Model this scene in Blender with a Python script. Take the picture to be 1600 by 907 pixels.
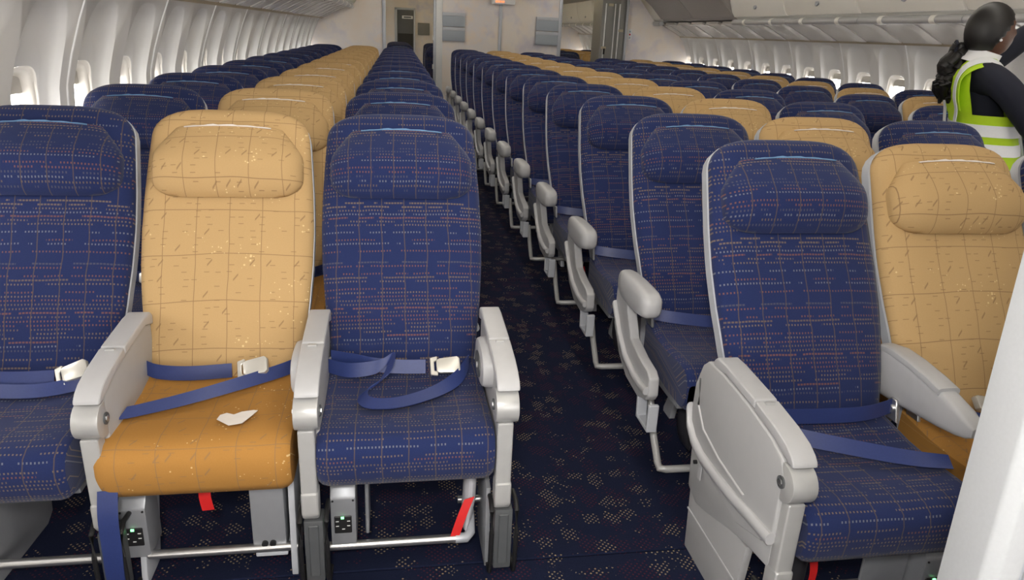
import bpy, bmesh, math, random
from mathutils import Vector, Matrix
random.seed(7)
for o in list(bpy.data.objects): bpy.data.objects.remove(o)
SC = bpy.context.scene
COL = SC.collection

# ------------------------------------------------------------------ camera
CAMH = 1.434
F_PX, YAW, PIT, ROLL = 1142.0, .1706, .3375, .046
cam = bpy.data.cameras.new('camera'); camo = bpy.data.objects.new('camera', cam); COL.objects.link(camo)
cam.sensor_width = 36; cam.lens = F_PX / 1600 * 36; cam.clip_start = .02; cam.clip_end = 200
def _ray(a, b):
    cr, sr = math.cos(ROLL), math.sin(ROLL)
    xi = a*cr + b*sr; yi = -a*sr + b*cr; u = -yi
    cp, sp = math.cos(PIT), math.sin(PIT); yy = cp + u*sp; z = -sp + u*cp
    cy, sy = math.cos(YAW), math.sin(YAW)
    return Vector((xi*cy + yy*sy, -xi*sy + yy*cy, z))
_f = _ray(0, 0); _r = _ray(1, 0) - _f; _u = _f - _ray(0, 1)
camo.matrix_world = Matrix(((_r.x, _u.x, -_f.x, 0), (_r.y, _u.y, -_f.y, 0), (_r.z, _u.z, -_f.z, CAMH), (0, 0, 0, 1)))
SC.camera = camo
SC.view_settings.view_transform = 'Standard'; SC.view_settings.look = 'None'
SC.view_settings.gamma = 1; SC.view_settings.use_curve_mapping = False
SC.view_settings.exposure = 0.0
# ------------------------------------------------------------------ world (overcast daylight outside)
w = bpy.data.worlds.new('daylight'); SC.world = w; w.use_nodes = True
w.node_tree.nodes['Background'].inputs[0].default_value = (1.0, .98, .95, 1)
w.node_tree.nodes['Background'].inputs[1].default_value = 11.0
# camera flash held just above the lens
fl = bpy.data.lights.new('camera_flash', 'AREA'); fl.shape = 'DISK'; fl.size = .22; fl.energy = 23; fl.color = (1, .97, .93); fl.spread = math.radians(150)
flo = bpy.data.objects.new('camera_flash', fl); COL.objects.link(flo)
flo.location = (-.12, -.15, CAMH + .32)
flo.rotation_euler = (Vector((1.15, 4.0, .75)) - Vector(flo.location)).to_track_quat('-Z', 'Y').to_euler()
LIGHT_STRIP = 5.6     # ceiling wash lights
LIGHT_STRIP_FAR = 3.0

# added fill light behind the camera to brighten the surfaces facing it
dl = bpy.data.lights.new('behind_camera_fill', 'AREA'); dl.shape = 'RECTANGLE'; dl.size = 2.2; dl.size_y = 1.5; dl.energy = 75; dl.color = (1, .98, .96)
dlo = bpy.data.objects.new('behind_camera_fill', dl); COL.objects.link(dlo); dlo.location = (1.3, -2.85, 1.35); dlo.rotation_euler = (math.pi/2, 0, 0)
# ------------------------------------------------------------------ node helpers / materials
class G:
    def __init__(s, name, rough=.5, metal=0.0, spec=.5):
        s.m = bpy.data.materials.new(name); s.m.use_nodes = True
        s.t = s.m.node_tree; s.b = s.t.nodes['Principled BSDF']
        s.b.inputs['Roughness'].default_value = rough; s.b.inputs['Metallic'].default_value = metal
        s.b.inputs['Specular IOR Level'].default_value = spec
    def put(s, sock, v):
        if v is None: return
        if isinstance(v, (int, float)): sock.default_value = v
        elif isinstance(v, tuple): sock.default_value = (v if len(v) != 3 or sock.type == 'VECTOR' else (*v, 1))
        else: s.t.links.new(v, sock)
    def n(s, typ, **kw):
        nd = s.t.nodes.new(typ)
        for k, v in kw.items(): setattr(nd, k, v)
        return nd
    def math(s, op, a, b=None, c=None):
        nd = s.n('ShaderNodeMath', operation=op)
        for i, v in enumerate((a, b, c)): s.put(nd.inputs[i], v)
        return nd.outputs[0]
    def mix(s, f, a, b):
        nd = s.n('ShaderNodeMix', data_type='RGBA'); s.put(nd.inputs[0], f); s.put(nd.inputs[6], a); s.put(nd.inputs[7], b)
        return nd.outputs[2]
    def uv(s):
        x = s.n('ShaderNodeSeparateXYZ'); s.t.links.new(s.n('ShaderNodeUVMap').outputs[0], x.inputs[0]); return x.outputs[0], x.outputs[1]
    def pos(s):
        return s.n('ShaderNodeTexCoord').outputs['Object']
    def vec(s, x, y, z=0.0):
        nd = s.n('ShaderNodeCombineXYZ'); s.put(nd.inputs[0], x); s.put(nd.inputs[1], y); s.put(nd.inputs[2], z); return nd.outputs[0]
    def noise(s, v, scale, detail=2.0, rough=.5):
        nd = s.n('ShaderNodeTexNoise'); s.put(nd.inputs['Vector'], v); nd.inputs['Scale'].default_value = scale
        nd.inputs['Detail'].default_value = detail; nd.inputs['Roughness'].default_value = rough; return nd.outputs[0]
    def white(s, v, dim='1D'):
        nd = s.n('ShaderNodeTexWhiteNoise', noise_dimensions=dim); s.put(nd.inputs['W' if dim == '1D' else 'Vector'], v); return nd.outputs[0]
    def ramp(s, f, stops, interp='LINEAR'):
        nd = s.n('ShaderNodeValToRGB'); cr = nd.color_ramp; cr.interpolation = interp
        while len(cr.elements) < len(stops): cr.elements.new(.5)
        for e, (p, c) in zip(cr.elements, stops): e.position = p; e.color = (*c, 1) if len(c) == 3 else c
        s.put(nd.inputs[0], f); return nd.outputs[0]
    def base(s, c): s.put(s.b.inputs['Base Color'], c); return s
    def bump(s, h, strength=.2, dist=.002):
        nd = s.n('ShaderNodeBump'); nd.inputs['Strength'].default_value = strength; nd.inputs['Distance'].default_value = dist
        s.put(nd.inputs['Height'], h); s.t.links.new(nd.outputs[0], s.b.inputs['Normal']); return s
def plain(name, c, rough=.5, metal=0.0, var=.0, scale=40, spec=.5):
    g = G(name, rough, metal, spec)
    nz = g.noise(g.pos(), scale, 3)
    k = var
    g.base(g.mix(nz, tuple(x*(1-k) for x in c), tuple(min(1, x*(1+k)) for x in c)))
    return g.m
def emit(name, c, s):
    g = G(name); g.base(c); g.put(g.b.inputs['Emission Color'], c); g.b.inputs['Emission Strength'].default_value = s; return g.m

def blue_fabric():
    g = G('navy_dotted_fabric', .9, 0, .15)
    u, v = g.uv()
    wob = g.noise(g.vec(u, v), 14, 1)
    v2 = g.math('ADD', v, g.math('MULTIPLY', wob, .006))
    rv = g.math('DIVIDE', v2, .0118); n = g.math('FLOOR', rv); fv = g.math('FRACT', rv)
    r1 = g.white(n); r2 = g.white(g.math('ADD', n, 57.3))
    ru = g.math('ADD', g.math('DIVIDE', u, .0088), g.math('MULTIPLY', r2, 3.0)); fu = g.math('FRACT', ru)
    du = g.math('ABSOLUTE', g.math('SUBTRACT', fu, .5)); dv = g.math('ABSOLUTE', g.math('SUBTRACT', fv, .5))
    ln = g.math('ADD', .21, g.math('MULTIPLY', g.math('GREATER_THAN', r1, .8), .16))
    dot = g.math('MULTIPLY', g.math('LESS_THAN', du, ln), g.math('LESS_THAN', dv, .22))
    blk = g.math('GREATER_THAN', g.noise(g.vec(u, g.math('MULTIPLY', n, .37)), 16, 1), .43)
    dot = g.math('MULTIPLY', dot, g.math('MULTIPLY', blk, g.math('GREATER_THAN', r1, .16)))
    dc = g.ramp(r2, [(0, (.24, .10, .06)), (.24, (.19, .135, .08)), (.5, (.10, .095, .11)), (.66, (.24, .175, .10)), (.9, (.22, .23, .25)), (1, (.24, .10, .06))], 'CONSTANT')
    base = g.mix(g.noise(g.vec(u, v), 300, 2), (.0125, .0205, .076), (.0175, .0285, .102))
    c = g.mix(g.math('MULTIPLY', dot, .55), base, dc)
    u2 = g.math('ADD', u, g.math('MULTIPLY', g.noise(g.vec(0.0, v), 11, 1), .012))
    lu = g.math('ABSOLUTE', g.math('SUBTRACT', g.math('FRACT', g.math('DIVIDE', u2, .068)), .5))
    line = g.math('LESS_THAN', lu, .02)
    c = g.mix(g.math('MULTIPLY', line, .7), c, (.11, .08, .06))
    g.base(c); g.bump(g.noise(g.vec(u, v), 900, 1), .15, .001)
    g.b.inputs['Sheen Weight'].default_value = .12
    return g.m
def gold_fabric(name, a, b):
    g = G(name, .85, 0, .2)
    u, v = g.uv()
    wb = g.noise(g.vec(u, v), 9, 1)
    base = g.mix(g.noise(g.vec(u, v), 260, 2), a, b)
    lines = (.25, .15, .075)
    u2 = g.math('ADD', u, g.math('MULTIPLY', wb, .008)); v2 = g.math('ADD', v, g.math('MULTIPLY', g.noise(g.vec(u, v), 5, 1), .02))
    lu = g.math('LESS_THAN', g.math('ABSOLUTE', g.math('SUBTRACT', g.math('FRACT', g.math('DIVIDE', u2, .093)), .5)), .011)
    lv = g.math('LESS_THAN', g.math('ABSOLUTE', g.math('SUBTRACT', g.math('FRACT', g.math('DIVIDE', v2, .14)), .5)), .0085)
    c = g.mix(g.math('MULTIPLY', g.math('MAXIMUM', lu, lv), .8), base, lines)
    # short straw marks: each cell one dash, some slanted
    for (cu, cv, L, T, sl, seed, th) in ((.031, .021, .24, .055, 0.0, 3.1, .66), (.043, .047, .16, .2, 1.15, 8.7, .68)):
        au = g.math('DIVIDE', u, cu); av = g.math('DIVIDE', v, cv)
        iu, iv = g.math('FLOOR', au), g.math('FLOOR', av)
        rr = g.white(g.vec(iu, iv, seed), '3D'); rs = g.white(g.vec(iu, iv, seed+4), '3D')
        fu = g.math('SUBTRACT', g.math('FRACT', au), g.math('ADD', .3, g.math('MULTIPLY', rs, .4)))
        fv = g.math('SUBTRACT', g.math('FRACT', av), g.math('ADD', .25, g.math('MULTIPLY', rr, .5)))
        if sl: fv = g.math('SUBTRACT', fv, g.math('MULTIPLY', fu, sl)); T2 = .07
        else: T2 = T
        d = g.math('MULTIPLY', g.math('LESS_THAN', g.math('ABSOLUTE', fu), L), g.math('LESS_THAN', g.math('ABSOLUTE', fv), T2))
        d = g.math('MULTIPLY', d, g.math('GREATER_THAN', rr, th))
        c = g.mix(g.math('MULTIPLY', d, .68), c, lines)
    # pale bubbles
    vo = g.n('ShaderNodeTexVoronoi'); vo.inputs['Scale'].default_value = 75; g.put(vo.inputs['Vector'], g.vec(u, v))
    rb = g.math('MULTIPLY', g.noise(g.vec(u, v), 13, 1), .44)
    bub = g.math('LESS_THAN', vo.outputs['Distance'], g.math('SUBTRACT', rb, .07))
    band = g.math('GREATER_THAN', g.noise(g.vec(g.math('MULTIPLY', u, .35), v), 11, 1), .56)
    c = g.mix(g.math('MULTIPLY', g.math('MULTIPLY', bub, band), .5), c, (.85, .68, .36))
    g.base(c); g.bump(g.noise(g.vec(u, v), 900, 1), .12, .001)
    return g.m
def carpet():
    g = G('navy_carpet_star_dots', .95, 0, .1)
    p = g.pos(); x = g.n('ShaderNodeSeparateXYZ'); g.put(x.inputs[0], p)
    base = g.mix(g.noise(p, 180, 2), (.006, .009, .025), (.012, .016, .042))
    a = g.math('DIVIDE', g.math('ADD', x.outputs[0], x.outputs[1]), .017); b = g.math('DIVIDE', g.math('SUBTRACT', x.outputs[0], x.outputs[1]), .017)
    fa = g.math('ABSOLUTE', g.math('SUBTRACT', g.math('FRACT', a), .5)); fb = g.math('ABSOLUTE', g.math('SUBTRACT', g.math('FRACT', b), .5))
    dots = g.math('LESS_THAN', g.math('MAXIMUM', fa, fb), .2)
    c = base
    for sc, off, rad, col, k in ((13, 3.3, .46, (.13, .022, .022), .5), (12.5, 0.0, .34, (.44, .33, .19), .66)):
        vo = g.n('ShaderNodeTexVoronoi', feature='F1'); vo.inputs['Scale'].default_value = sc; vo.inputs['Randomness'].default_value = .75
        mp = g.n('ShaderNodeVectorMath', operation='ADD'); g.put(mp.inputs[0], p); mp.inputs[1].default_value = (off, off*.7, 0); g.put(vo.inputs['Vector'], mp.outputs[0])
        wig = g.math('MULTIPLY', g.math('SUBTRACT', g.noise(p, 60, 1), .5), .85)
        m = g.math('LESS_THAN', g.math('ADD', vo.outputs['Distance'], wig), rad)
        c = g.mix(g.math('MULTIPLY', g.math('MULTIPLY', dots, m), k), c, col)
    g.base(c); g.bump(g.noise(p, 700, 1), .4, .003)
    return g.m
def pastel():
    g = G('pastel_marbled_laminate', .45, 0, .4)
    p = g.pos()
    n1 = g.noise(p, 1.6, 4, .6); n2 = g.noise(p, 2.7, 3, .55)
    c = g.ramp(n1, [(.3, (.86, .74, .63)), (.48, (.86, .78, .71)), (.58, (.80, .75, .74)), (.7, (.88, .74, .61))])
    c = g.mix(g.ramp(n2, [(.55, (0, 0, 0)), (.72, (.55, .55, .55))]), c, (.56, .53, .66))
    g.base(c); return g.m
M = dict(
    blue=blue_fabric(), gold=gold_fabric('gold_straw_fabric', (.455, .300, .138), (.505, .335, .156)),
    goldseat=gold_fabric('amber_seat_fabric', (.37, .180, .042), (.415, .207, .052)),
    carpet=carpet(), pastel=pastel(),
    arm=plain('light_grey_arm_plastic', (.43, .43, .44), .38, 0, .04), armside=plain('matt_grey_arm_panel', (.39, .39, .395), .5, 0, .03),
    taupe=plain('taupe_arm_pad', (.38, .36, .34), .5, 0, .04),
    silver=plain('silver_paint', (.43, .43, .425), .34, .2, .05), steel=plain('brushed_steel', (.6, .6, .6), .28, .9, .08),
    shell=plain('grey_seat_shell', (.50, .52, .56), .35, .1, .04), dark=plain('charcoal_fairing', (.075, .08, .085), .5, 0, .1),
    black=plain('black_rubber', (.012, .012, .013), .45, 0, .1), box=plain('grey_metal_box', (.30, .31, .33), .4, .35, .06),
    belt=plain('royal_blue_webbing', (.024, .040, .150), .42, 0, .15, 200), buckle=plain('satin_nickel_buckle', (.62, .60, .55), .3, .45, .05),
    red=plain('red_webbing', (.60, .012, .012), .6, 0, .1), pouch=plain('clear_pouch', (.42, .42, .45), .25, 0, .2, 30), pouchdark=plain('dark_pouch', (.03, .03, .035), .3, 0, .2, 30),
    flesh=plain('pale_pink_packet', (.62, .42, .35), .4, 0, .15, 25),
    paper=plain('white_paper', (.72, .68, .64), .7, 0, .06), strip_b=plain('pale_blue_velcro', (.12, .24, .42), .7, 0, .2, 120), strip_g=plain('white_velcro', (.72, .66, .62), .7, 0, .1, 120),
    wall=plain('warm_white_sidewall', (.76, .75, .735), .5, 0, .02, 6), seam=plain('seam_highlight_white', (.90, .90, .90), .35, 0, .02),
    reveal=plain('cream_window_reveal', (.80, .76, .70), .45, 0, .02), shade=plain('cream_window_shade', (.62, .59, .54), .6, 0, .03),
    binw=plain('white_bin_door', (.84, .82, .77), .4, 0, .02, 8), bing=plain('grey_bin_end', (.36, .34, .33), .5, 0, .03, 8),
    psu=plain('satin_service_panel', (.46, .43, .40), .3, 0, .04, 10), psuw=plain('gloss_service_insert', (.66, .63, .60), .25, 0, .03, 10), trimtan=plain('tan_trim', (.45, .38, .27), .5, 0, .05),
    ceil=plain('cream_ceiling', (.68, .64, .55), .6, 0, .02, 5), edge=plain('grey_aluminium_edge', (.46, .48, .52), .35, .3, .04),
    closet=plain('grey_closet_panel', (.23, .225, .215), .45, 0, .04), pocket=plain('blue_grey_pocket', (.38, .42, .47), .45, 0, .03),
    doorgrey=plain('dark_grey_door', (.10, .105, .115), .45, 0, .08, 6), led=emit('green_indicator', (.2, 1, .3), 3.0),
    strip=emit('ceiling_wash', (1, .95, .87), LIGHT_STRIP), stripfar=emit('warm_ceiling_wash', (1, .84, .5), LIGHT_STRIP_FAR), sign=emit('orange_sign_text', (1, .3, .12), 1.2),
    post=plain('speckled_white_laminate', (.47, .485, .50), .4, 0, .05, 160), white=plain('white_plastic', (.78, .78, .77), .4, 0, .02),
    darkpanel=plain('tinted_panel', (.012, .014, .016), .2, 0, .1),
    skin=plain('brown_skin', (.11, .05, .03), .5, 0, .1, 30), hair=plain('black_hair', (.006, .005, .005), .5, 0, .3, 120), navy=plain('navy_knit', (.008, .010, .022), .85, 0, .2, 200),
    lime=plain('lime_safety_mesh', (.45, .68, .012), .7, 0, .06, 60), reflect=plain('reflective_tape', (.86, .88, .90), .35, 0, .05, 180), shirt=plain('white_collar', (.8, .8, .82), .7, 0, .03),
)
g = G('window_acrylic', .05, 0, .5); g.base((1, 1, 1)); g.b.inputs['Transmission Weight'].default_value = 1; g.b.inputs['IOR'].default_value = 1.02; M['pane'] = g.m

# ------------------------------------------------------------------ mesh helpers
def mk(name, verts, faces, mat, uvs=None, smooth=True, sharp=None):
    me = bpy.data.meshes.new(name); me.from_pydata([tuple(v) for v in verts], [], faces); me.materials.append(M[mat])
    if uvs:
        l = me.uv_layers.new(name='UVMap')
        for lp in me.loops: l.data[lp.index].uv = uvs[lp.vertex_index]
    if smooth: me.shade_smooth()
    if sharp: me.set_sharp_from_angle(angle=math.radians(sharp))
    me.update(); return me
def from_bm(name, bm, mat, smooth=True, sharp=35):
    bmesh.ops.recalc_face_normals(bm, faces=bm.faces)
    me = bpy.data.meshes.new(name); bm.to_mesh(me); bm.free(); me.materials.append(M[mat])
    if smooth: me.shade_smooth(); me.set_sharp_from_angle(angle=math.radians(sharp))
    return me
def put(name, me, parent=None, loc=(0, 0, 0), rot=(0, 0, 0), sc=None):
    o = bpy.data.objects.new(name, me); COL.objects.link(o); o.parent = parent; o.location = loc; o.rotation_euler = rot
    if sc: o.scale = sc
    return o
def tag(o, label, cat, group=None):
    o['label'] = label; o['category'] = cat
    if group: o['group'] = group
    return o
def struct(o, label=None):
    o['kind'] = 'structure'
    if label: o['label'] = label
    return o
def prism(name, pts, x0, x1, mat, bevel=.004, seg=2, axis='x'):
    """side profile pts (y,z) extruded along x (axis 'x'), or (x,z) along y (axis 'y'), or (x,y) along z"""
    bm = bmesh.new()
    def P(a, b, t): return {'x': (t, a, b), 'y': (a, t, b), 'z': (a, b, t)}[axis]
    A = [bm.verts.new(P(a, b, x0)) for a, b in pts]; B = [bm.verts.new(P(a, b, x1)) for a, b in pts]
    n = len(pts); bm.faces.new(A); bm.faces.new(B[::-1])
    for i in range(n): bm.faces.new((A[i], B[i], B[(i+1) % n], A[(i+1) % n]))
    bmesh.ops.recalc_face_normals(bm, faces=bm.faces)
    if bevel:
        es = [e for e in bm.edges if abs(e.calc_face_angle(0)) > .5]
        bmesh.ops.bevel(bm, geom=es, offset=bevel, segments=seg, profile=.6, affect='EDGES', clamp_overlap=True)
    return from_bm(name, bm, mat)
def box(name, x0, x1, y0, y1, z0, z1, mat, bevel=.004, seg=2):
    return prism(name, [(y0, z0), (y1, z0), (y1, z1), (y0, z1)], x0, x1, mat, bevel, seg)
def frame_of(p, q):
    d = (q - p).normalized(); a = Vector((0, 0, 1)) if abs(d.z) < .9 else Vector((1, 0, 0))
    s = d.cross(a).normalized(); return d, s, s.cross(d)
def tube(name, pts, r, mat, n=10, closed=False):
    pts = [Vector(p) for p in pts]; V = []; Fc = []; N = len(pts)
    for i, p in enumerate(pts):
        a = pts[i-1] if (i or closed) else p; b = pts[(i+1) % N] if (i < N-1 or closed) else p
        d = (b - a).normalized(); up = Vector((0, 0, 1)) if abs(d.z) < .95 else Vector((0, 1, 0))
        s = d.cross(up).normalized(); u = s.cross(d); rr = r[i] if isinstance(r, (list, tuple)) else r
        for k in range(n): t = 2*math.pi*k/n; V.append(p + s*math.cos(t)*rr + u*math.sin(t)*rr)
    for i in range(N if closed else N-1):
        for k in range(n):
            j = (i+1) % N; Fc.append((i*n+k, i*n+(k+1) % n, j*n+(k+1) % n, j*n+k))
    if not closed: Fc.append(tuple(range(n-1, -1, -1))); Fc.append(tuple(range((N-1)*n, N*n)))
    return mk(name, V, Fc, mat, sharp=50)
def ribbon(name, pts, wid, mat, th=.0022):
    """pts: (point, width direction); a flat strap of real thickness"""
    V = []; Fc = []; N = len(pts)
    for i, (p, wd) in enumerate(pts):
        p = Vector(p); wd = Vector(wd)
        if mat == 'belt' and wd.z > .15 and wd.y < 0: wd.y *= -.8; p.z += .008     # straps lean back against the seat
        wd = wd.normalized() * wid/2
        d = (Vector(pts[min(i+1, N-1)][0]) - Vector(pts[max(i-1, 0)][0])).normalized()
        nrm = d.cross(wd).normalized() * th/2
        V += [p - wd - nrm, p + wd - nrm, p + wd + nrm, p - wd + nrm]
    for i in range(N-1):
        for k in range(4): Fc.append((i*4+k, i*4+(k+1) % 4, i*4+4+(k+1) % 4, i*4+4+k))
    Fc += [(3, 2, 1, 0), (N*4-4, N*4-3, N*4-2, N*4-1)]
    return mk(name, V, Fc, mat, sharp=60)
def smooth_pts(ctrl, n=6):
    """Catmull-Rom through (point, width dir)"""
    out = []; C = [(Vector(a), Vector(b)) for a, b in ctrl]
    for i in range(len(C)-1):
        p0, p1, p2, p3 = C[max(i-1, 0)], C[i], C[i+1], C[min(i+2, len(C)-1)]
        for k in range(n):
            t = k/n; t2, t3 = t*t, t*t*t
            out.append(tuple(.5*((2*p1[j]) + (p2[j]-p0[j])*t + (2*p0[j]-5*p1[j]+4*p2[j]-p3[j])*t2 + (3*p1[j]-p0[j]-3*p2[j]+p3[j])*t3) for j in (0, 1)))
    out.append(C[-1]); return out
def loft(name, secs, mat, caps=True, sharp=40):
    n = len(secs[0]); V = [p for s in secs for p in s]; Fc = []
    for i in range(len(secs)-1):
        for k in range(n): Fc.append((i*n+k, i*n+(k+1) % n, (i+1)*n+(k+1) % n, (i+1)*n+k))
    if caps: Fc.append(tuple(range(n-1, -1, -1))); Fc.append(tuple(range((len(secs)-1)*n, len(secs)*n)))
    bm = bmesh.new(); vs = [bm.verts.new(v) for v in V]
    for f in Fc:
        try: bm.faces.new([vs[i] for i in f])
        except ValueError: pass
    return from_bm(name, bm, mat, True, sharp)
def superell(a, b, n=20, p=3.0):
    out = []
    for k in range(n):
        t = 2*math.pi*k/n; c, s = math.cos(t), math.sin(t)
        out.append((a*math.copysign(abs(c)**(2/p), c), b*math.copysign(abs(s)**(2/p), s)))
    return out
def lerp_tab(tab, x):
    if x <= tab[0][0]: return tab[0][1]
    for (a, b), (c, d) in zip(tab, tab[1:]):
        if x <= c: return b + (d-b)*(x-a)/(c-a)
    return tab[-1][1]

ORD = ['first', 'second', 'third', 'fourth', 'fifth', 'sixth', 'seventh', 'eighth', 'ninth', 'tenth', 'eleventh', 'twelfth', 'thirteenth', 'fourteenth', 'fifteenth', 'sixteenth', 'seventeenth']
# ------------------------------------------------------------------ cabin shell
EX = 1.66                                   # cabin centre line
BULK = 12.15; FAR = 19.2; FRONT = -3.0
def wl(Y): return -1.315 + .0145*(Y-3)      # left sidewall reference line (at window height)
WR = 4.84
PROF = [(0, .14), (.25, .05), (.5, -.005), (.75, -.02), (.95, -.015), (1.13, 0), (1.25, .035), (1.38, .083), (1.5, .135)]
def inset(z): return lerp_tab(PROF, z)
WCX, WCZ = 0.0, 1.01                         # window centre height
PW = .533
def rect_r(c, s, x0, x1, z0, z1, cz):
    r = 9
    if c > 1e-6: r = min(r, x1/c)
    if c < -1e-6: r = min(r, x0/c)
    if s > 1e-6: r = min(r, (z1-cz)/s)
    if s < -1e-6: r = min(r, (z0-cz)/s)
    return r
def rr_r(c, s, a, b, p): return 1/((abs(c/a)**p + abs(s/b)**p)**(1/p))
def scoop_r(c, s):
    # tall scalloped recess: widest at the sill, rounded top close to the panel's upper edge
    return rr_r(c, s, .196, .455, 3.8) if s > 0 else rr_r(c, s, .196, .26, 3.2)
def sidewall_panel():
    V = []; Fc = []; N = 56
    Z0, Z1 = .62, 1.5
    def add(x, z, dep): V.append((inset(z) - dep, x, z)); return len(V)-1   # local +x points into the cabin
    for cx in (-PW/2, PW/2):
        rings = []
        # (mix between outlines, depth)
        for kind, dep in (('rect', 0), ('so', 0), ('s1', .008), ('s2', .027), ('s3', .045), ('m', .056), ('w1', .060), ('w', .064)):
            ring = []
            for k in range(N):
                t = 2*math.pi*(k+.5)/N; c, s = math.cos(t), math.sin(t)
                R = rect_r(c, s, -PW/2+(.002 if cx < 0 else 0), PW/2-(.002 if cx > 0 else 0), Z0, Z1, WCZ); S = scoop_r(c, s); Wd = rr_r(c, s, .150, .200, 3.2)
                r = {'rect': R, 'so': S, 's1': S*.985, 's2': S*.95, 's3': S*.90 if S*.9 > Wd else Wd*1.06, 'm': max((S*.8+Wd)/2, Wd*1.03), 'w1': Wd*1.015, 'w': Wd}[kind]
                up = max(0, min(1, (r*s)/.36)); dd = dep*(1-.12*up*up)
                ring.append(add(cx + r*c, WCZ + r*s, dd))
            rings.append(ring)
        # rect corners snapped
        for (sx, zz) in ((-1, Z0), (1, Z0), (1, Z1), (-1, Z1)):
            tx = cx + sx*(PW/2-(.002 if sx*cx > 0 else 0)); best = min(rings[0], key=lambda i: (V[i][1]-tx)**2 + (V[i][2]-zz)**2); V[best] = (inset(zz), tx, zz)
        for a, b in zip(rings, rings[1:]):
            for k in range(N): Fc.append((a[k], a[(k+1) % N], b[(k+1) % N], b[k]))
    # lower dado
    prev = None
    for z in (0, .12, .25, .38, .5, .62):
        cur = [add(-PW+.002, z, 0), add(PW-.002, z, 0)]
        if prev: Fc.append((prev[0], prev[1], cur[1], cur[0]))
        prev = cur
    return mk('sidewall_panel', V, Fc, 'wall', sharp=60)
def window_reveal():
    V = []; Fc = []; N = 48; rows = [(0, 1.0), (.012, .99), (.018, .93), (.035, .90), (.075, .84), (.085, .80)]
    for dep, k in rows:
        for i in range(N):
            t = 2*math.pi*(i+.5)/N; c, s = math.cos(t), math.sin(t); r = rr_r(c, s, .1505, .2005, 3.2)*k
            z = WCZ + r*s; V.append((inset(z) - .059 - dep*.7, r*c, z))
    for j in range(len(rows)-1):
        for i in range(N): Fc.append((j*N+i, j*N+(i+1) % N, (j+1)*N+(i+1) % N, (j+1)*N+i))
    return mk('window_frame', V, Fc, 'reveal', sharp=50)
def window_pane():
    V = []; N = 40
    for off in (.119, .125):
        for i in range(N):
            t = 2*math.pi*i/N; c, s = math.cos(t), math.sin(t); r = rr_r(c, s, .125, .168, 3.2); z = WCZ + r*s; V.append((inset(z) - off, r*c, z))
    Fc = [tuple(range(N)), tuple(range(2*N-1, N-1, -1))] + [(i, N+i, N+(i+1) % N, (i+1) % N) for i in range(N)]
    return mk('pane', V, Fc, 'pane', smooth=False)
def window_shade():
    # raised blind: only the lip hangs below the top of the opening
    pts = []
    for i in range(13):
        t = math.pi*(i/12); pts.append((.125*math.cos(t), WCZ + .095 + .070*math.sin(t)**.6))
    V = []; 
    for off in (.105, .112):
        for x, z in pts: V.append((inset(z)-off, x, z))
    n = len(pts); Fc = [tuple(range(n)), tuple(range(2*n-1, n-1, -1))] + [(i, n+i, n+(i+1) % n, (i+1) % n) for i in range(n)]
    return mk('shade', V, Fc, 'shade', smooth=False)
ME_PANEL, ME_WIN, ME_PANE, ME_SHADE = sidewall_panel(), window_reveal(), window_pane(), window_shade()
ME_SEAM = mk('seam_highlight_strip', [(inset(z)+d, y, z) for z in (0, .25, .5, .75, .95, 1.13, 1.25, 1.38, 1.5) for (d, y) in ((-.004, -.008), (.006, -.005), (.006, .005), (-.004, .008))],
             [(4*j+k, 4*j+k+1, 4*j+k+5, 4*j+k+4) for j in range(8) for k in range(3)], 'seam', sharp=60)  # joint cover, near-white to paint in the highlight along each panel seam
wallL = struct(put('wall_left', None), 'warm white window sidewall of the left side'); wallR = struct(put('wall_right', None), 'warm white window sidewall of the right side')
tL = math.atan(.0145)
wn = 0
LZ = 1.025                                  # the left sidewall stands a little taller
def wall_side(side):
    global wn
    y = -1.5 - PW + (.58 if side == 'L' else .53)
    i = 0
    while y < FAR:
        if side == 'L': loc, rot = (wl(y), y, 0), (0, 0, -tL)
        else: loc, rot = (WR, y, 0), (0, 0, math.pi)
        par = wallL if side == 'L' else wallR
        zs = (1, 1, LZ) if side == 'L' else None
        put('sidewall_panel', ME_PANEL, par, loc, rot, zs)
        sx, sy = (PW*math.sin(tL), PW*math.cos(tL)) if side == 'L' else (0, PW)
        put('seam_highlight_strip', ME_SEAM, par, (loc[0]+sx, loc[1]+sy, 0), rot, zs)
        for c in (-.5, .5):
            wn += 1
            l2 = (loc[0] + c*sx, loc[1] + c*sy, 0)
            wo = struct(put('window_%d' % wn, ME_WIN, None, l2, rot, zs), 'oval cabin window with raised blind')
            put('pane', ME_PANE, wo); put('shade', ME_SHADE, wo)
        y += 2*PW; i += 1
wall_side('L'); wall_side('R')

# floor in carpet lengths
fl_ = struct(put('floor', box('floor', -1.6, 5.1, FRONT-.2, FAR+.2, -.06, -.012, 'dark', 0)), 'cabin floor under dark navy carpet with starry dots')
for a, b in ((FRONT, 1.70), (1.70, 4.21), (4.21, 8.3), (8.3, BULK), (BULK, FAR)):
    put('carpet_length', box('carpet_length', -1.5, 5.0, a+.0025, b-.0025, -.012, 0, 'carpet', .003, 1), fl_)
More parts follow.
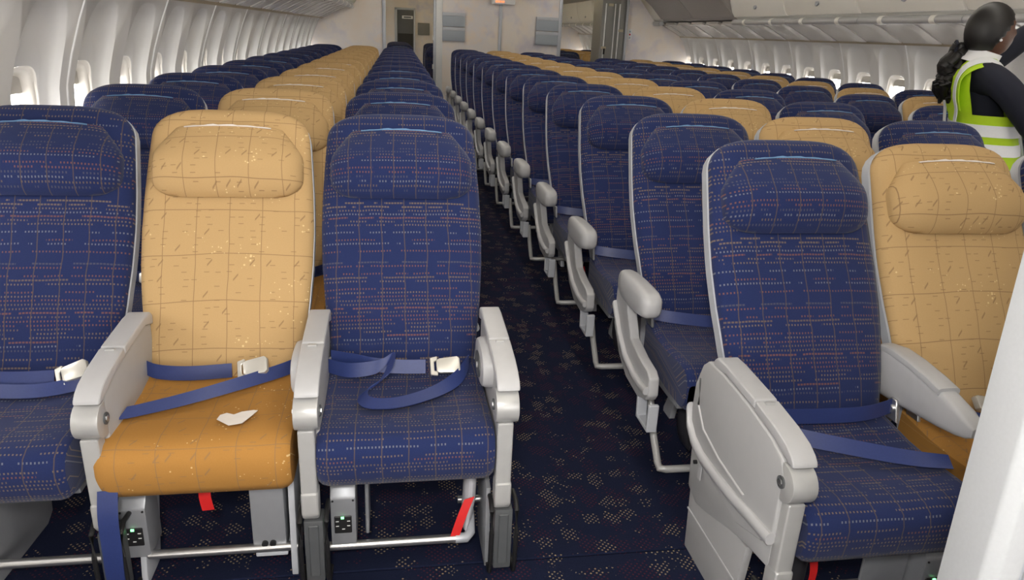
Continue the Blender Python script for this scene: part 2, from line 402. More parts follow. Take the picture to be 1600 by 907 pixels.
# ceiling
ce = struct(put('ceiling', prism('ceiling', [(-.75, 2.15), (-.2, 2.3), (.9, 2.33), (1.66, 2.24), (2.4, 2.33), (3.5, 2.3), (4.05, 2.15), (4.9, 2.15), (4.9, 2.45), (-1.5, 2.45), (-1.5, 2.15)], FRONT, FAR, 'ceil', 0, 1, 'y')), 'cream arched cabin ceiling')
def lamp_strip(x, y0, y1, mat, label, z=2.285):
    o = tag(put('ceiling_light', box('ceiling_light', x-.08, x+.08, y0, y1, z-.03, z, mat, .006)), label, 'ceiling light')
for x, nm in ((.58, 'left'), (2.74, 'right')):
    lamp_strip(x, -1.2, 11.6, 'strip', 'long white ceiling wash light above the %s aisle' % nm)
    lamp_strip(x, 12.8, 18.6, 'stripfar', 'warm yellow ceiling light above the %s aisle beyond the partition' % nm)
wf = struct(put('wall_front', box('wall_front', -1.6, 5.1, FRONT-.1, FRONT, 0, 2.5, 'pastel', 0)), 'front partition behind the camera')

# overhead lockers and service panels (mirrored for the two sides)
def cab(d): return d                      # distances measured inwards from the wall reference line
def binx(side, Y, d): return (wl(Y) + d) if side == 'L' else (WR - d)
def sweep(name, prof, side, y0, y1, mat, bevel=.003):
    pts0 = [(binx(side, y0, d), z) for d, z in prof]; pts1 = [(binx(side, y1, d), z) for d, z in prof]
    dz = .037 if side == 'L' else 0
    n = len(prof); bm = bmesh.new()
    A = [bm.verts.new((x, y0, z + dz)) for x, z in pts0]; B = [bm.verts.new((x, y1, z + dz)) for x, z in pts1]
    bm.faces.new(A); bm.faces.new(B[::-1])
    for i in range(n): bm.faces.new((A[i], B[i], B[(i+1) % n], A[(i+1) % n]))
    bmesh.ops.recalc_face_normals(bm, faces=bm.faces)
    if bevel: bmesh.ops.bevel(bm, geom=[e for e in bm.edges if abs(e.calc_face_angle(0)) > .5], offset=bevel, segments=2, profile=.6, affect='EDGES', clamp_overlap=True)
    return from_bm(name, bm, mat)
PSU = [(.10, 1.503), (.13, 1.497), (.30, 1.585), (.42, 1.645), (.52, 1.672), (.52, 1.70), (.40, 1.68), (.28, 1.615), (.10, 1.53)]
RAIL = [(.60 + .040*math.cos(t), 1.683 + .034*math.sin(t)) for t in [2*math.pi*k/14 for k in range(14)]]
DOOR = [(.585, 1.742), (.615, 1.745), (.655, 1.80), (.69, 1.90), (.715, 2.0), (.73, 2.16), (.60, 2.16), (.59, 1.80)]
BODYW = [(.12, 1.52), (.40, 1.70), (.56, 1.72), (.60, 1.76), (.66, 2.17), (.02, 2.17), (-.06, 1.52)]
DOORG = [(.585, 1.742), (.62, 1.75), (.70, 1.83), (.80, 1.93), (.92, 2.02), (1.04, 2.09), (1.10, 2.16), (.85, 2.16), (.60, 1.80)]
BODY = [(.12, 1.52), (.40, 1.70), (.56, 1.72), (.86, 2.0), (1.09, 2.17), (.02, 2.17), (-.06, 1.52)]
EDGE = [(.085, 1.488), (.135, 1.488), (.15, 1.507), (.12, 1.52), (.085, 1.512)]
for side in 'LR':
    nm = 'left' if side == 'L' else 'right'
    t_ = struct(put('trim_%d' % (1 if side == 'L' else 2), sweep('trim', EDGE, side, FRONT, FAR, 'trimtan', .002)), 'tan moulding above the %s windows' % nm)
    y0 = FRONT + (.1 if side == 'L' else .30); k = 0
    while y0 < FAR-.5:
        y1 = min(y0 + 1.32, FAR)
        beyond = ' beyond the partition' if y0 > BULK - .4 else ''
        last = (9.6 < y0 + .66 < BULK) and side == 'R'
        k += 1
        b = tag(put('overhead_locker', None), '%s overhead locker above the %s windows, %s from the front%s' % ('grey end' if last else 'white', nm, ORD[k-1], beyond), 'locker', 'overhead lockers')
        put('body', sweep('body', BODY if last else BODYW, side, y0, y1, 'bing' if last else 'binw', 0), b)
        d = put('door', sweep('door', DOORG if last else DOOR, side, y0+.012, y1-.012, 'bing' if last else 'binw', .006), b)
        if not last:
            xm = binx(side, y0, .668); lt = tube('latch', [(0, 0, -.004), (0, 0, .012)], .032, 'edge', 20)
            ang = math.radians(73); put('latch', lt, d, (xm, (y0+y1)/2, 1.85 + (.037 if side == 'L' else 0)), (0, -ang if side == 'R' else ang, 0))
            put('light_rail', sweep('light_rail', RAIL, side, y0+.004, y1-.004, 'arm', 0), b)
            for q in (.25, .75): put('rail_joint', sweep('rail_joint', [((a-.60)*1.1+.60, (z-1.683)*1.1+1.683) for a, z in RAIL], side, y0+q*1.32-.03, y0+q*1.32+.03, 'binw', 0), b)
        y0 = y1
    sp = tag(put('service_panel_row', None), 'row of satin passenger service panels under the %s lockers' % nm, 'service panel')
    y0 = FRONT + .05; k = 0
    while y0 < FAR-.3:
        y1 = y0 + .40
        put('service_panel', sweep('service_panel', PSU, side, y0+.003, y1-.003, 'psu', 0), sp)
        P2 = [(d, z-.006) for d, z in PSU]
        put('light_insert', sweep('light_insert', [(.16, 1.505), (.30, 1.578), (.42, 1.638), (.48, 1.655), (.48, 1.675), (.42, 1.66), (.30, 1.6), (.16, 1.53)], side, y1+.004, y1+.13, 'psuw', 0), sp)
        y0 += .533; k += 1

# partitions at the end of the cabin
def wallprof(side, Y, pad=.0):
    return [(binx(side, Y, inset(z)+pad), z) for z in (0, .25, .5, .75, .95, 1.13, 1.25, 1.38, 1.5)]
def part_panel(nm, pts, label, y0=BULK, th=.05, mat='pastel', cat='partition'):
    return tag(put(nm, prism(nm, pts, y0, y0+th, mat, .003, 1, 'y')), label, cat)
lp = wallprof('L', BULK, -.03) + [(binx('L', BULK, .30), 1.60), (binx('L', BULK, .50), 1.70), (binx('L', BULK, .6), 1.72), (binx('L', BULK, .86), 2.02), (-.10, 2.32), (-.10, 0)]
pl = part_panel('partition_panel', lp, 'pastel marbled partition behind the left block of seats')
put('edge_trim', box('edge_trim', -.125, -.07, BULK-.03, BULK+.08, 0, 2.3, 'edge', .01), pl)
rp = wallprof('R', BULK, -.03) + [(binx('R', BULK, .30), 1.60), (binx('R', BULK, .50), 1.70), (binx('R', BULK, .6), 1.72), (binx('R', BULK, .86), 2.02), (3.72, 2.32), (3.72, 0)]
pr = part_panel('partition_panel', rp, 'pastel marbled partition behind the right block of seats')
pc = part_panel('partition_panel', [(.72, 0), (2.66, 0), (2.66, 2.32), (.72, 2.32)], 'pastel marbled partition with grey pockets behind the centre seats')
for a, b, m in ((.66, .70, 'edge'), (.70, .80, 'white'), (1.685, 1.735, 'edge'), (2.645, 2.70, 'edge')):
    put('edge_trim', box('edge_trim', a, b, BULK-.022, BULK+.07, 0, 2.3, m, .008), pc)
for hz in (.85, 1.28): put('hinge', tube('hinge', [(.655, BULK-.03, hz), (.655, BULK-.03, hz+.07)], .012, 'white'), pc)
for (x0, x1, zt) in ((.80, 1.15, 1.70), (2.28, 2.64, 1.70)):
    for k in range(2):
        q = put('literature_pocket', box('literature_pocket', x0, x1, BULK-.045, BULK, zt-.205-k*.215, zt-k*.215, 'pocket', .006), pc)
        put('pocket_lip', box('pocket_lip', x0, x1, BULK-.05, BULK-.04, zt-.05-k*.215, zt-k*.215, 'shell', .003), q)
sg = tag(put('sign_box', box('sign_box', 1.56, 1.92, BULK-.10, BULK-.02, 1.855, 1.93, 'white', .008), None), 'white illuminated sign box with orange letters on the centre partition', 'sign')
for k, (a, b) in enumerate(((1.61, 1.66), (1.67, 1.70), (1.71, 1.75))): put('sign_letter', box('sign_letter', a, b, BULK-.104, BULK-.099, 1.878, 1.905, 'sign', 0), sg)
pk = tag(put('placard', box('placard', 3.81, 3.87, BULK-.008, BULK, 1.42, 1.58, 'white', .002)), 'small white placard with green and red marks on the right partition', 'placard')
for z, m in ((1.545, 'led'), (1.50, 'red'), (1.45, 'pocket')): put('placard_mark', box('placard_mark', 3.828, 3.852, BULK-.0105, BULK-.007, z-.012, z+.012, 'red' if m == 'red' else 'pocket', 0), pk)
# closet at the right aisle
cl = tag(put('closet', None), 'tall grey closet with white edge strips by the right aisle opening', 'closet')
put('body', box('body', 3.33, 3.735, BULK-.08, BULK+.45, 0, 2.14, 'closet', .006), cl)
for a, b in ((3.40, 3.525), (3.625, 3.70)): put('door', box('door', a, b, BULK-.105, BULK-.08, .05, 1.93 if a < 3.5 else 2.0, 'closet', .004), cl)
for x in (3.385, 3.535, 3.612): put('edge_strip', box('edge_strip', x-.008, x+.008, BULK-.11, BULK-.08, .05, 1.95, 'white', .003), cl)
put('edge_strip', box('edge_strip', 3.725, 3.76, BULK-.11, BULK-.05, 0, 2.14, 'edge', .004), cl)
for x, z in ((3.46, 1.93), (3.65, 1.55), (3.385, 1.28)): put('hinge', box('hinge', x-.04, x+.04, BULK-.115, BULK-.10, z-.02, z+.02, 'trimtan', .003), cl)
put('lock', box('lock', 3.38, 3.41, BULK-.118, BULK-.10, 1.18, 1.27, 'black', .003), cl)
# end of the next cabin
we = struct(put('wall_back', box('wall_back', -1.5, 5.0, FAR, FAR+.08, 0, 2.5, 'pastel', 0)), 'pastel end wall of the cabin beyond')
dr = struct(put('door_1', box('door_1', .16, .56, FAR-.05, FAR, 0, 1.86, 'doorgrey', .006)), 'dark grey door at the end of the left aisle')
put('door_frame', box('door_frame', .10, .16, FAR-.06, FAR, 0, 1.9, 'edge', .004), dr); put('door_frame', box('door_frame', .56, .60, FAR-.06, FAR, 0, 1.9, 'edge', .004), dr)
put('door_header', box('door_header', .10, .60, FAR-.06, FAR, 1.86, 1.91, 'edge', .004), dr)
put('door_sign', box('door_sign', .28, .54, FAR-.056, FAR-.049, 1.66, 1.73, 'white', .002), dr); put('door_sign_centre', box('door_sign_centre', .32, .50, FAR-.058, FAR-.055, 1.68, 1.71, 'doorgrey', 0), dr)
put('lower_panel', box('lower_panel', .18, .54, FAR-.054, FAR-.049, .3, 1.32, 'black', .002), dr)
bx = tag(put('wall_pocket', box('wall_pocket', .66, .95, FAR-.05, FAR, 1.30, 1.58, 'closet', .006)), 'grey pocket on the far end wall right of the door', 'wall pocket')
# bulkhead post close by on the right
po = tag(put('bulkhead_post', prism('bulkhead_post', [(.812, .73), (.827, .715), (.862, .715), (.869, .73), (.869, .80), (.812, .80)], 0, 2.14, 'post', .004, 2, 'z')), 'white speckled partition edge standing close at the right of the picture', 'partition')
put('grey_channel', box('grey_channel', .869, .890, .735, .80, 0, 2.14, 'edge', .002), po)
put('dark_gap', box('dark_gap', .890, .895, .745, .79, 0, 2.14, 'dark', 0), po)
po.rotation_euler = (0, -.024, 0); po.location = (1.1*.024, 0, 0)
put('panel_face', box('panel_face', .895, 2.4, .728, .80, 0, 2.14, 'post', .004), po)

# ------------------------------------------------------------------ seat geometry (local: +y away from camera, origin under the back/cushion joint)
BP = [(-.03, .36), (0, .45), (.055, .575), (.115, .69), (.175, .79), (.235, .89), (.285, .98), (.33, 1.06), (.368, 1.125), (.399, 1.180)]
BT = [0]
for (a, b), (c, d) in zip(BP, BP[1:]): BT.append(BT[-1] + math.hypot(c-a, d-b))
BL = BT[-1]
def bprof(t): return lerp_tab(list(zip(BT, [p[0] for p in BP])), t), lerp_tab(list(zip(BT, [p[1] for p in BP])), t)
def t_of_z(z): return lerp_tab(list(zip([p[1] for p in BP], BT)), z)
HW = [(.36, .200), (.45, .208), (.55, .222), (.65, .235), (.75, .244), (.85, .247), (.95, .244), (1.05, .237), (1.18, .226)]
NB = Vector((0, .87, -.49))                 # backwards normal of the reclined back
def back_slab(name, mat, t0, add, o0, o1, crown, edge, nt=30, ns=17, uvs=True, top=0):
    V = []; U = []; Fc = []
    ts = []
    for j in range(nt+1):
        k = j/nt; ts.append(t0 + (BL+top-t0)*(1-(1-k)**1.6))
    S = [math.sin(math.pi/2*(2*i/(ns-1)-1))*.55 + .45*(2*i/(ns-1)-1) for i in range(ns)]
    for layer, off in ((0, o0), (1, o1)):
        for t in ts:
            y, z = bprof(min(t, BL)); ex = max(0, t-BL)
            p = Vector((0, y, z)) + Vector((0, .49, .87))*ex
            hw = lerp_tab(HW, z) + add; rc = .085; q = t-(BL+top-rc)
            if q > 0: hw -= .105*(1-math.sqrt(max(0, 1-(q/rc)**2)))
            for s in S:
                o = off
                if layer == 0:
                    o += -crown*(1-s*s)*min(1, (BL-t)/.1+.3) + edge*(abs(s)**10)
                    if q > .02: o += edge*.9*((q-.02)/(rc-.02))**4
                else: o -= .4*edge*(abs(s)**10)
                V.append(p + Vector((s*hw, 0, 0)) + NB*o); U.append((s*hw + .5, t + .3))
    R = len(ts); A = R*ns
    def idx(l, j, i): return l*A + j*ns + i
    for j in range(R-1):
        for i in range(ns-1):
            Fc.append((idx(0, j, i), idx(0, j, i+1), idx(0, j+1, i+1), idx(0, j+1, i)))
            Fc.append((idx(1, j, i+1), idx(1, j, i), idx(1, j+1, i), idx(1, j+1, i+1)))
        for i in (0, ns-1):
            a = (idx(0, j, i), idx(0, j+1, i), idx(1, j+1, i), idx(1, j, i)); Fc.append(a if i == 0 else a[::-1])
    for i in range(ns-1):
        Fc.append((idx(0, R-1, i), idx(0, R-1, i+1), idx(1, R-1, i+1), idx(1, R-1, i)))
        Fc.append((idx(0, 0, i+1), idx(0, 0, i), idx(1, 0, i), idx(1, 0, i+1)))
    return mk(name, V, Fc, mat, U if uvs else None, sharp=70)
HT0, HT1 = t_of_z(.938), t_of_z(1.115)
def headrest(mat):
    V = []; U = []; Fc = []; nv, ns = 18, 25; H = HT1-HT0
    for j in range(nv+1):
        k = j/nv; k = .5-.5*math.cos(math.pi*k); t = HT0 + H*k
        hw = .219
        if k < .25: q = 1-k/.25; hw -= .05*(1-math.sqrt(max(0, 1-q*q)))
        if k > .55: hw -= .062*((k-.55)/.45)**1.15
        y, z = bprof(t)
        b = .074*min(1, (math.sin(math.pi*min(1, k/.5)/2 if k < .5 else math.pi/2))**.45)*(1 if k < .35 else 1-.62*((k-.35)/.65)**1.3) + .001
        if k == 0: b = .004
        for i in range(ns):
            s = math.sin(math.pi/2*(2*i/(ns-1)-1)); e = (1-abs(s)**5)**.5 if abs(s) < 1 else 0
            o = -(b*(.12+.88*e)) - .011*(1-s*s)
            ov = .018*e*(1-k/.35) if 0 < k < .35 else 0      # the pillow hangs over its lower seam
            V.append(Vector((s*hw, y - .49*ov, z - .87*ov)) + NB*o); U.append((s*hw + .53, t + .9 + .04*j/nv))
    B0 = len(V)
    for j in range(nv):
        for i in range(ns-1): Fc.append((j*ns+i, j*ns+i+1, (j+1)*ns+i+1, (j+1)*ns+i))
    # border sunk into the back
    bd = [i for i in range(ns)] + [j*ns+ns-1 for j in range(1, nv+1)] + [nv*ns+i for i in range(ns-2, -1, -1)] + [j*ns for j in range(nv-1, 0, -1)]
    for i in bd: V.append(V[i] + NB*.03 + Vector((-V[i].x*.01, 0, 0))); U.append(U[i])
    n = len(bd)
    for k in range(n): Fc.append((bd[(k+1) % n], bd[k], B0+k, B0+(k+1) % n))
    Fc.append(tuple(B0+k for k in range(n)))
    return mk('headrest', V, Fc, mat, U, sharp=75)
def head_strip(mat):
    pts = []; rnd = random.Random(4); n = 18; up = []; lo = []
    y, z = bprof(HT1-.002)
    for i in range(n+1):
        s = -1 + 2*i/n; sag = -.006*s*s
        h = .0018 + .0045*abs(math.sin(i*.8+.4))*(1-abs(s)**2)*rnd.uniform(.5, 1.1)
        b = Vector((s*.125, y, z+sag)) + NB*(-.043)
        lo.append(b); up.append(b + Vector((0, .004, h)))
    V = lo + up + [v + NB*.004 for v in lo] + [v + NB*.004 for v in up]; m = n+1; Fc = []
    for i in range(n):
        Fc += [(i, i+1, m+i+1, m+i), (2*m+i+1, 2*m+i, 3*m+i, 3*m+i+1), (m+i, m+i+1, 3*m+i+1, 3*m+i), (i+1, i, 2*m+i, 2*m+i+1)]
    Fc += [(0, m, 3*m, 2*m), (m-1, 3*m-1, 4*m-1, 2*m-1)]
    return mk('headrest_strip', V, Fc, mat, smooth=False)
CW = .228
def cushion(mat):
    prof = [(.05, .475), (.0, .468), (-.08, .455), (-.17, .452), (-.26, .458), (-.32, .460), (-.352, .453), (-.374, .436), (-.385, .41), (-.386, .38), (-.378, .338), (-.36, .310), (-.33, .302), (-.2, .304), (.05, .33)]
    V = []; U = []; Fc = []; xs = [-1, -.985, -.95, -.88, -.7, -.5, -.25, 0, .25, .5, .7, .88, .95, .985, 1]
    n = len(prof); T = [0]
    for (a, b), (c, d) in zip(prof, prof[1:]): T.append(T[-1] + math.hypot(c-a, d-b))
    cy, cz = -.17, .39
    for s in xs:
        e = abs(s); sh = 1 - (0 if e < .88 else .16*((e-.88)/.12)**2.2)
        for (y, z), t in zip(prof, T):
            zz = cz + (z-cz)*sh - (.006*(1-s*s) if z > .44 else 0); yy = cy + (y-cy)*(1-(1-sh)*.3)
            V.append((s*CW, yy, zz)); U.append((s*CW + .5, 1.6 - t))
    for i in range(len(xs)-1):
        for k in range(n-1): Fc.append((i*n+k, i*n+k+1, (i+1)*n+k+1, (i+1)*n+k))
        Fc.append((i*n+n-1, i*n, (i+1)*n, (i+1)*n+n-1))
    Fc.append(tuple(range(n))); m = (len(xs)-1)*n; Fc.append(tuple(range(m+n-1, m-1, -1)))
    bm = bmesh.new(); me = mk('seat_cushion', V, Fc, mat, U, sharp=60)
    bm.from_mesh(me); bmesh.ops.recalc_face_normals(bm, faces=bm.faces); bm.to_mesh(me); bm.free(); return me
S_ = {}
for k, fab, st in (('blue', 'blue', 'strip_b'), ('gold', 'gold', 'strip_g')):
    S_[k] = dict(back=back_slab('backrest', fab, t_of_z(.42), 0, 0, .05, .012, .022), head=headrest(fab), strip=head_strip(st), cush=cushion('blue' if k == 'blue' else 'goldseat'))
SHELL = back_slab('back_shell', 'shell', 0, .002, .044, .082, 0, .004, 22, 9, False, .001)
PAN = box('seat_pan', -.22, .22, -.30, .05, .285, .312, 'box', .006)
LEGP = prism('leg', [(-.24, .29), (-.16, .29), (-.20, .02), (-.22, 0), (-.30, 0), (-.285, .04)], -.012, .012, 'shell', .003)
LEGR = prism('leg', [(-.02, .29), (.06, .29), (.20, .02), (.20, 0), (.13, 0), (.12, .04)], -.012, .012, 'shell', .003)
# belts: two half straps and a lift-latch buckle
def belt_pair(kind):
    X = Vector((1, 0, 0))
    if kind == 'plain':
        a = ribbon('strap', smooth_pts([((-.225, .0, .50), (0, -.2, 1)), ((-.15, -.03, .495), (0, -.35, 1)), ((-.02, -.055, .487), (0, -.5, 1)), ((.06, -.06, .485), (0, -.5, 1))]), .042, 'belt')
        b = ribbon('strap', smooth_pts([((.09, -.06, .487), (0, -.6, 1)), ((.16, -.04, .49), (0, -.4, 1)), ((.225, 0, .50), (0, -.2, 1))]), .042, 'belt')
        return [a, b], ((.075, -.066, .49), (-.5, 0, 0))
def buckle_mesh():
    pts = [(-.034, -.017), (-.024, -.022), (.028, -.025), (.036, -.018), (.036, .018), (.028, .025), (-.024, .022), (-.034, .017)]
    return prism('buckle', pts, -.008, .009, 'buckle', .004, 2, 'y')
BUCK = buckle_mesh(); TONGUE = prism('buckle_tongue', [(-.052, -.026), (-.03, -.03), (-.03, -.018), (-.04, -.014), (-.04, .014), (-.03, .018), (-.03, .03), (-.052, .026)], -.004, .004, 'buckle', .002, 1, 'y')
BELT_A, BELT_POS = belt_pair('plain')
ANCH = prism('belt_anchor', [(-.03, .455), (.02, .455), (.03, .49), (.012, .515), (-.012, .515), (-.02, .49)], -.005, .005, 'steel', .002, 1)
BOLT = tube('bolt', [(-.012, 0, 0), (.012, 0, 0)], .012, 'steel', 12)

# arm types ---------------------------------------------------------------
def offset_poly(pts, d): return [(a, b+d) for a, b in pts]
BOXP = [(.06, .40), (.062, .60), (.05, .622), (0, .622), (-.15, .612), (-.27, .598), (-.315, .582), (-.325, .556), (-.325, .52), (-.325, .36), (-.31, .335), (-.2, .33), (-.02, .375)]
ARM_PANEL = prism('side_panel', BOXP, -.024, .024, 'armside', .008, 3)
CAPR = [(.065, .60), (.068, .63), (.05, .644), (0, .645), (-.15, .634), (-.168, .632), (-.168, .608), (-.15, .610), (0, .620)]
CAPF = [(-.171, .6315), (-.27, .619), (-.325, .606), (-.352, .592), (-.364, .580), (-.368, .569), (-.340, .569), (-.335, .573), (-.315, .578), (-.27, .592), (-.171, .606)]
def caps(hw): return prism('arm_cap', CAPR, -hw, hw, 'arm', .007, 3), prism('arm_front', CAPF, -hw, hw, 'arm', .006, 3)
CAP_R, CAP_F = caps(.030)
LATCH = box('arm_latch', -.012, .012, -.19, -.178, .6285, .634, 'silver', .001, 1)
def hinge_mesh():
    pts = [(-.352 + .042*math.cos(t), .51 + .047*math.sin(t)) for t in [math.pi*(k/10)-math.pi*.0 + math.pi/2 for k in range(21)]]
    pts = [(-.33, .566)] + [(-.340 + .050*math.cos(math.pi/2 + math.pi*k/12), .520 + .046*math.sin(math.pi/2 + math.pi*k/12)) for k in range(13)] + [(-.33, .474)]
    return prism('hinge', pts, -.033, .027, 'silver', .004, 2)
HINGE = hinge_mesh()
HBOLT = tube('hinge_bolt', [(.026, 0, 0), (.031, 0, 0)], .015, 'dark', 16); HBOLT2 = tube('hinge_bolt', [(.026, 0, 0), (.033, 0, 0)], .008, 'steel', 6)
POST = prism('monitor_arm', [(-.374, .480), (-.372, .235), (-.36, .215), (-.34, .215), (-.333, .235), (-.33, .480)], -.026, .016, 'silver', .007, 3)
ELBOW = prism('arm_elbow', [(-.378, .30), (-.378, .235), (-.365, .215), (-.335, .215), (-.325, .24), (-.325, .30)], -.027, .018, 'silver', .009, 3)
FAIR = box('leg_fairing', -.024, .026, -.372, -.315, .02, .213, 'dark', .006)
FAIRRIB = box('fairing_rib', -.012, .014, -.376, -.37, .04, .20, 'dark', .002, 1)
def bumper(x): return tube('bumper', [(x, -.30, .225), (x, -.35, .232), (x, -.378, .215), (x, -.383, .15), (x, -.380, .06), (x, -.37, .012), (x, -.30, .01)], .0065, 'black', 8)
BUMP_L, BUMP_R = bumper(-.033), bumper(.035)
BULGE = loft('control_pod', [[Vector((-.024 - .030*k, -.15 + a*sc, .555 + b*sc)) for a, b in superell(.10, .055, 20, 3)] for k, sc in ((0, 1), (.55, .99), (.9, .93), (1, .84))], 'arm')
PODFACE = loft('control_face', [[Vector((-.053 - d, -.15 + a, .548 + b)) for a, b in superell(.055*s, .034*s, 18, 2.2)] for d, s in ((0, 1), (.004, .98), (.005, .8))], 'dark')
PODBTN = tube('button', [(-.056, -.16, .55), (-.061, -.16, .55)], .008, 'arm', 10)
# tapered arm (centre block front row)
def taper_arm():
    secs = []
    for y, zt, zb, hw in ((.10, .632, .50, .024), (.05, .645, .50, .028), (-.02, .642, .505, .029), (-.10, .633, .515, .030), (-.18, .62, .525, .030), (-.24, .604, .535, .028), (-.27, .59, .543, .024), (-.285, .577, .552, .014)):
        zc, hh = (zt+zb)/2, (zt-zb)/2
        secs.append([Vector((a, y, zc+b)) for a, b in superell(hw, hh, 24, 4.5)])
    return loft('armrest', secs, 'arm')
TAPER = taper_arm()
TAPERCAP = loft('arm_cap', [[Vector((a, y, zt+b-.008)) for a, b in superell(hw, .012, 16, 4)] for y, zt, hw in ((.085, .640, .024), (.03, .649, .030), (-.04, .6455, .0315), (-.12, .6355, .0315), (-.17, .626, .0315))], 'arm')
STAY = tube('arm_stay', [(0, .02, .43), (0, .0, .48), (0, .03, .54)], .011, 'steel', 8)
# aisle arm of the standard rows: bullet pad over a swept shroud
def pad_mesh(mat):
    secs = []
    for y, zc, hh, hw in ((.105, .602, .030, .024), (.095, .602, .042, .032), (.05, .600, .050, .037), (-.03, .600, .053, .039), (-.10, .601, .052, .039), (-.155, .604, .047, .038), (-.185, .604, .040, .034), (-.198, .603, .028, .026), (-.203, .602, .012, .012)):
        secs.append([Vector((a, y, zc+b)) for a, b in superell(hw, hh, 22, 3.2)])
    return loft('arm_pad', secs, mat)
PAD = pad_mesh('arm')
SHR = [(.14, .42), (.14, .565), (.02, .57), (0, .52), (-.06, .44), (-.16, .415), (-.25, .405), (-.28, .388), (-.285, .328), (-.268, .305), (-.18, .275), (-.05, .285), (.05, .33)]
SHROUD = prism('arm_shroud', SHR, -.018, .018, 'arm', .008, 3)
SHRAIL = loft('shroud_rail', [[Vector((-.022 + a, y, z + b)) for a, b in superell(.012, .014, 10, 2.4)] for y, z in ((.13, .50), (.09, .46), (.04, .41), (-.04, .36), (-.14, .338), (-.22, .335), (-.275, .342))], 'arm')
BRACK = tube('foot_bracket', [(-.015, -.29, .30), (-.015, -.29, .205), (-.015, -.20, .20), (-.015, -.17, .28)], .010, 'shell', 8)
BRACKP = prism('foot_bracket', [(-.30, .30), (-.30, .20), (-.185, .20), (-.175, .29), (-.19, .29), (-.20, .213), (-.285, .213), (-.285, .30)], -.016, .02, 'shell', .003, 1)
SIDEBAR = tube('baggage_bar', [(-.01, -.14, .24), (-.01, -.20, .14), (-.01, -.27, .065), (-.01, -.292, .055), (.01, -.30, .055), (.25, -.30, .055), (.53, -.30, .055)], .013, 'silver', 10)
MIDBAR = tube('baggage_bar', [(-.27, -.30, .055), (.27, -.30, .055)], .013, 'steel', 10)
VEST = loft('pouch', [[Vector((a*w, -.20 + .10*(k-.5)*0 + d, .09 + .18*k)) for a, d in superell(.030, .05, 14, 2.2)] for k, w in ((0, .15), (.12, .6), (.4, 1), (.7, 1), (1, .8))], 'pouchdark')
REDTAB = ribbon('pull_tab', smooth_pts([((.012, -.262, .25), (1, 0, 0)), ((.014, -.275, .20), (1, .2, 0)), ((.0, -.285, .14), (1, .3, 0))]), .022, 'red')

def arm_box(seat, x, pod=None, outer=False):
    a = put('armrest', ARM_PANEL, seat, (x, 0, 0))
    put('arm_cap', CAP_R, a); put('arm_front', CAP_F, a); put('arm_latch', LATCH, a); put('hinge', HINGE, a)
    [put('hinge_bolt', h_, a, (x_, -.340, .52), (0, 0, r_)) for h_ in (HBOLT, HBOLT2) for x_, r_ in ((0, 0), (-.006, math.pi))]
    put('monitor_arm', POST, a); put('arm_elbow', ELBOW, a)
    f = put('leg_fairing', FAIR, seat, (x, 0, 0)); put('fairing_rib', FAIRRIB, f)
    put('bumper', BUMP_L, f); put('bumper', BUMP_R, f)
    if pod:
        p = put('control_pod', BULGE, seat, (x, 0, 0)); put('control_face', PODFACE, p); put('button', PODBTN, p)
    return a
def arm_pad(seat, x, mirror=False):
    sc = (-1, 1, 1) if mirror else None
    a = put('armrest', SHROUD, seat, (x, 0, 0), sc=sc)
    put('arm_pad', PAD, a); put('shroud_rail', SHRAIL, a); put('foot_bracket', BRACKP, a)
    return a
def std_belt(seat):
    b = put('seat_belt', BELT_A[0], seat); put('strap', BELT_A[1], b); k = put('buckle', BUCK, b, BELT_POS[0], BELT_POS[1]); 
    put('belt_anchor', ANCH, b, (-.228, 0, .01)); put('belt_anchor', ANCH, b, (.228, 0, .01))
GROUPS = {'L': 'seats of the left block', 'C': 'seats of the centre block', 'R': 'seats of the right block', 'N': 'seats of the cabin beyond the partition'}
def make_seat(col, row, x, yref, color, label, group, zsc=1.0, rot=0.0, first=False, nobelt=False):
    s = tag(put('airline_seat', None, None, (x, yref, 0)), label, 'seat', group)
    if zsc != 1: s.scale = (1, 1, zsc)
    D = S_[color]
    put('backrest', D['back'], s); put('back_shell', SHELL, s)
    h = put('headrest', D['head'], s); put('headrest_strip', D['strip'], h)
    put('seat_cushion', D['cush'], s); put('seat_pan', PAN, s)
    if not nobelt: std_belt(s)
    if not first:
        aisleL = col in 'DH'; aisleR = col in 'CF'
        if aisleL: arm_pad(s, -.300); put('baggage_bar', SIDEBAR, s, (-.24, 0, 0))
        elif aisleR:
            arm_pad(s, .258, True); put('baggage_bar', SIDEBAR, s, (.24, 0, 0), sc=(-1, 1, 1))
        else: put('baggage_bar', MIDBAR, s)
        if col not in 'DH': a = put('armrest', TAPER, s, (-.26, 0, 0)); put('arm_stay', STAY, a)
        for lx in ((-.04,) if col in 'ADH' else (.04,) if col in 'CFK' else ()):
            put('leg', LEGP, s, (lx, 0, 0)); put('leg', LEGR, s, (lx, 0, 0))
    return s
CX = {'A': -1.007, 'B': -.488, 'C': .031, 'D': 1.14, 'E': 1.659, 'F': 2.178, 'H': 3.287, 'J': 3.806, 'K': 4.325}
PITCH = .8128
seats = {}
POSN = {'A': 'window', 'B': 'middle', 'C': 'aisle', 'D': 'left aisle', 'E': 'middle', 'F': 'right aisle', 'H': 'aisle', 'J': 'middle', 'K': 'window'}
def colour_of(c): return 'gold' if c in 'BEJ' else 'blue'
def cname(c): return 'gold' if c in 'BEJ' else 'navy'
for c in 'ABC':
    for r in range(12):
        y = 2.02 if r == 0 else 2.088 + PITCH*r
        x = CX[c] + .009*(y - 2.0)
        seats[c, r] = make_seat(c, r, x, y, colour_of(c), '%s fabric %s seat of the left block, %s row from the front' % (cname(c), POSN[c], ORD[r]), GROUPS['L'], first=r == 0, nobelt=r == 0)
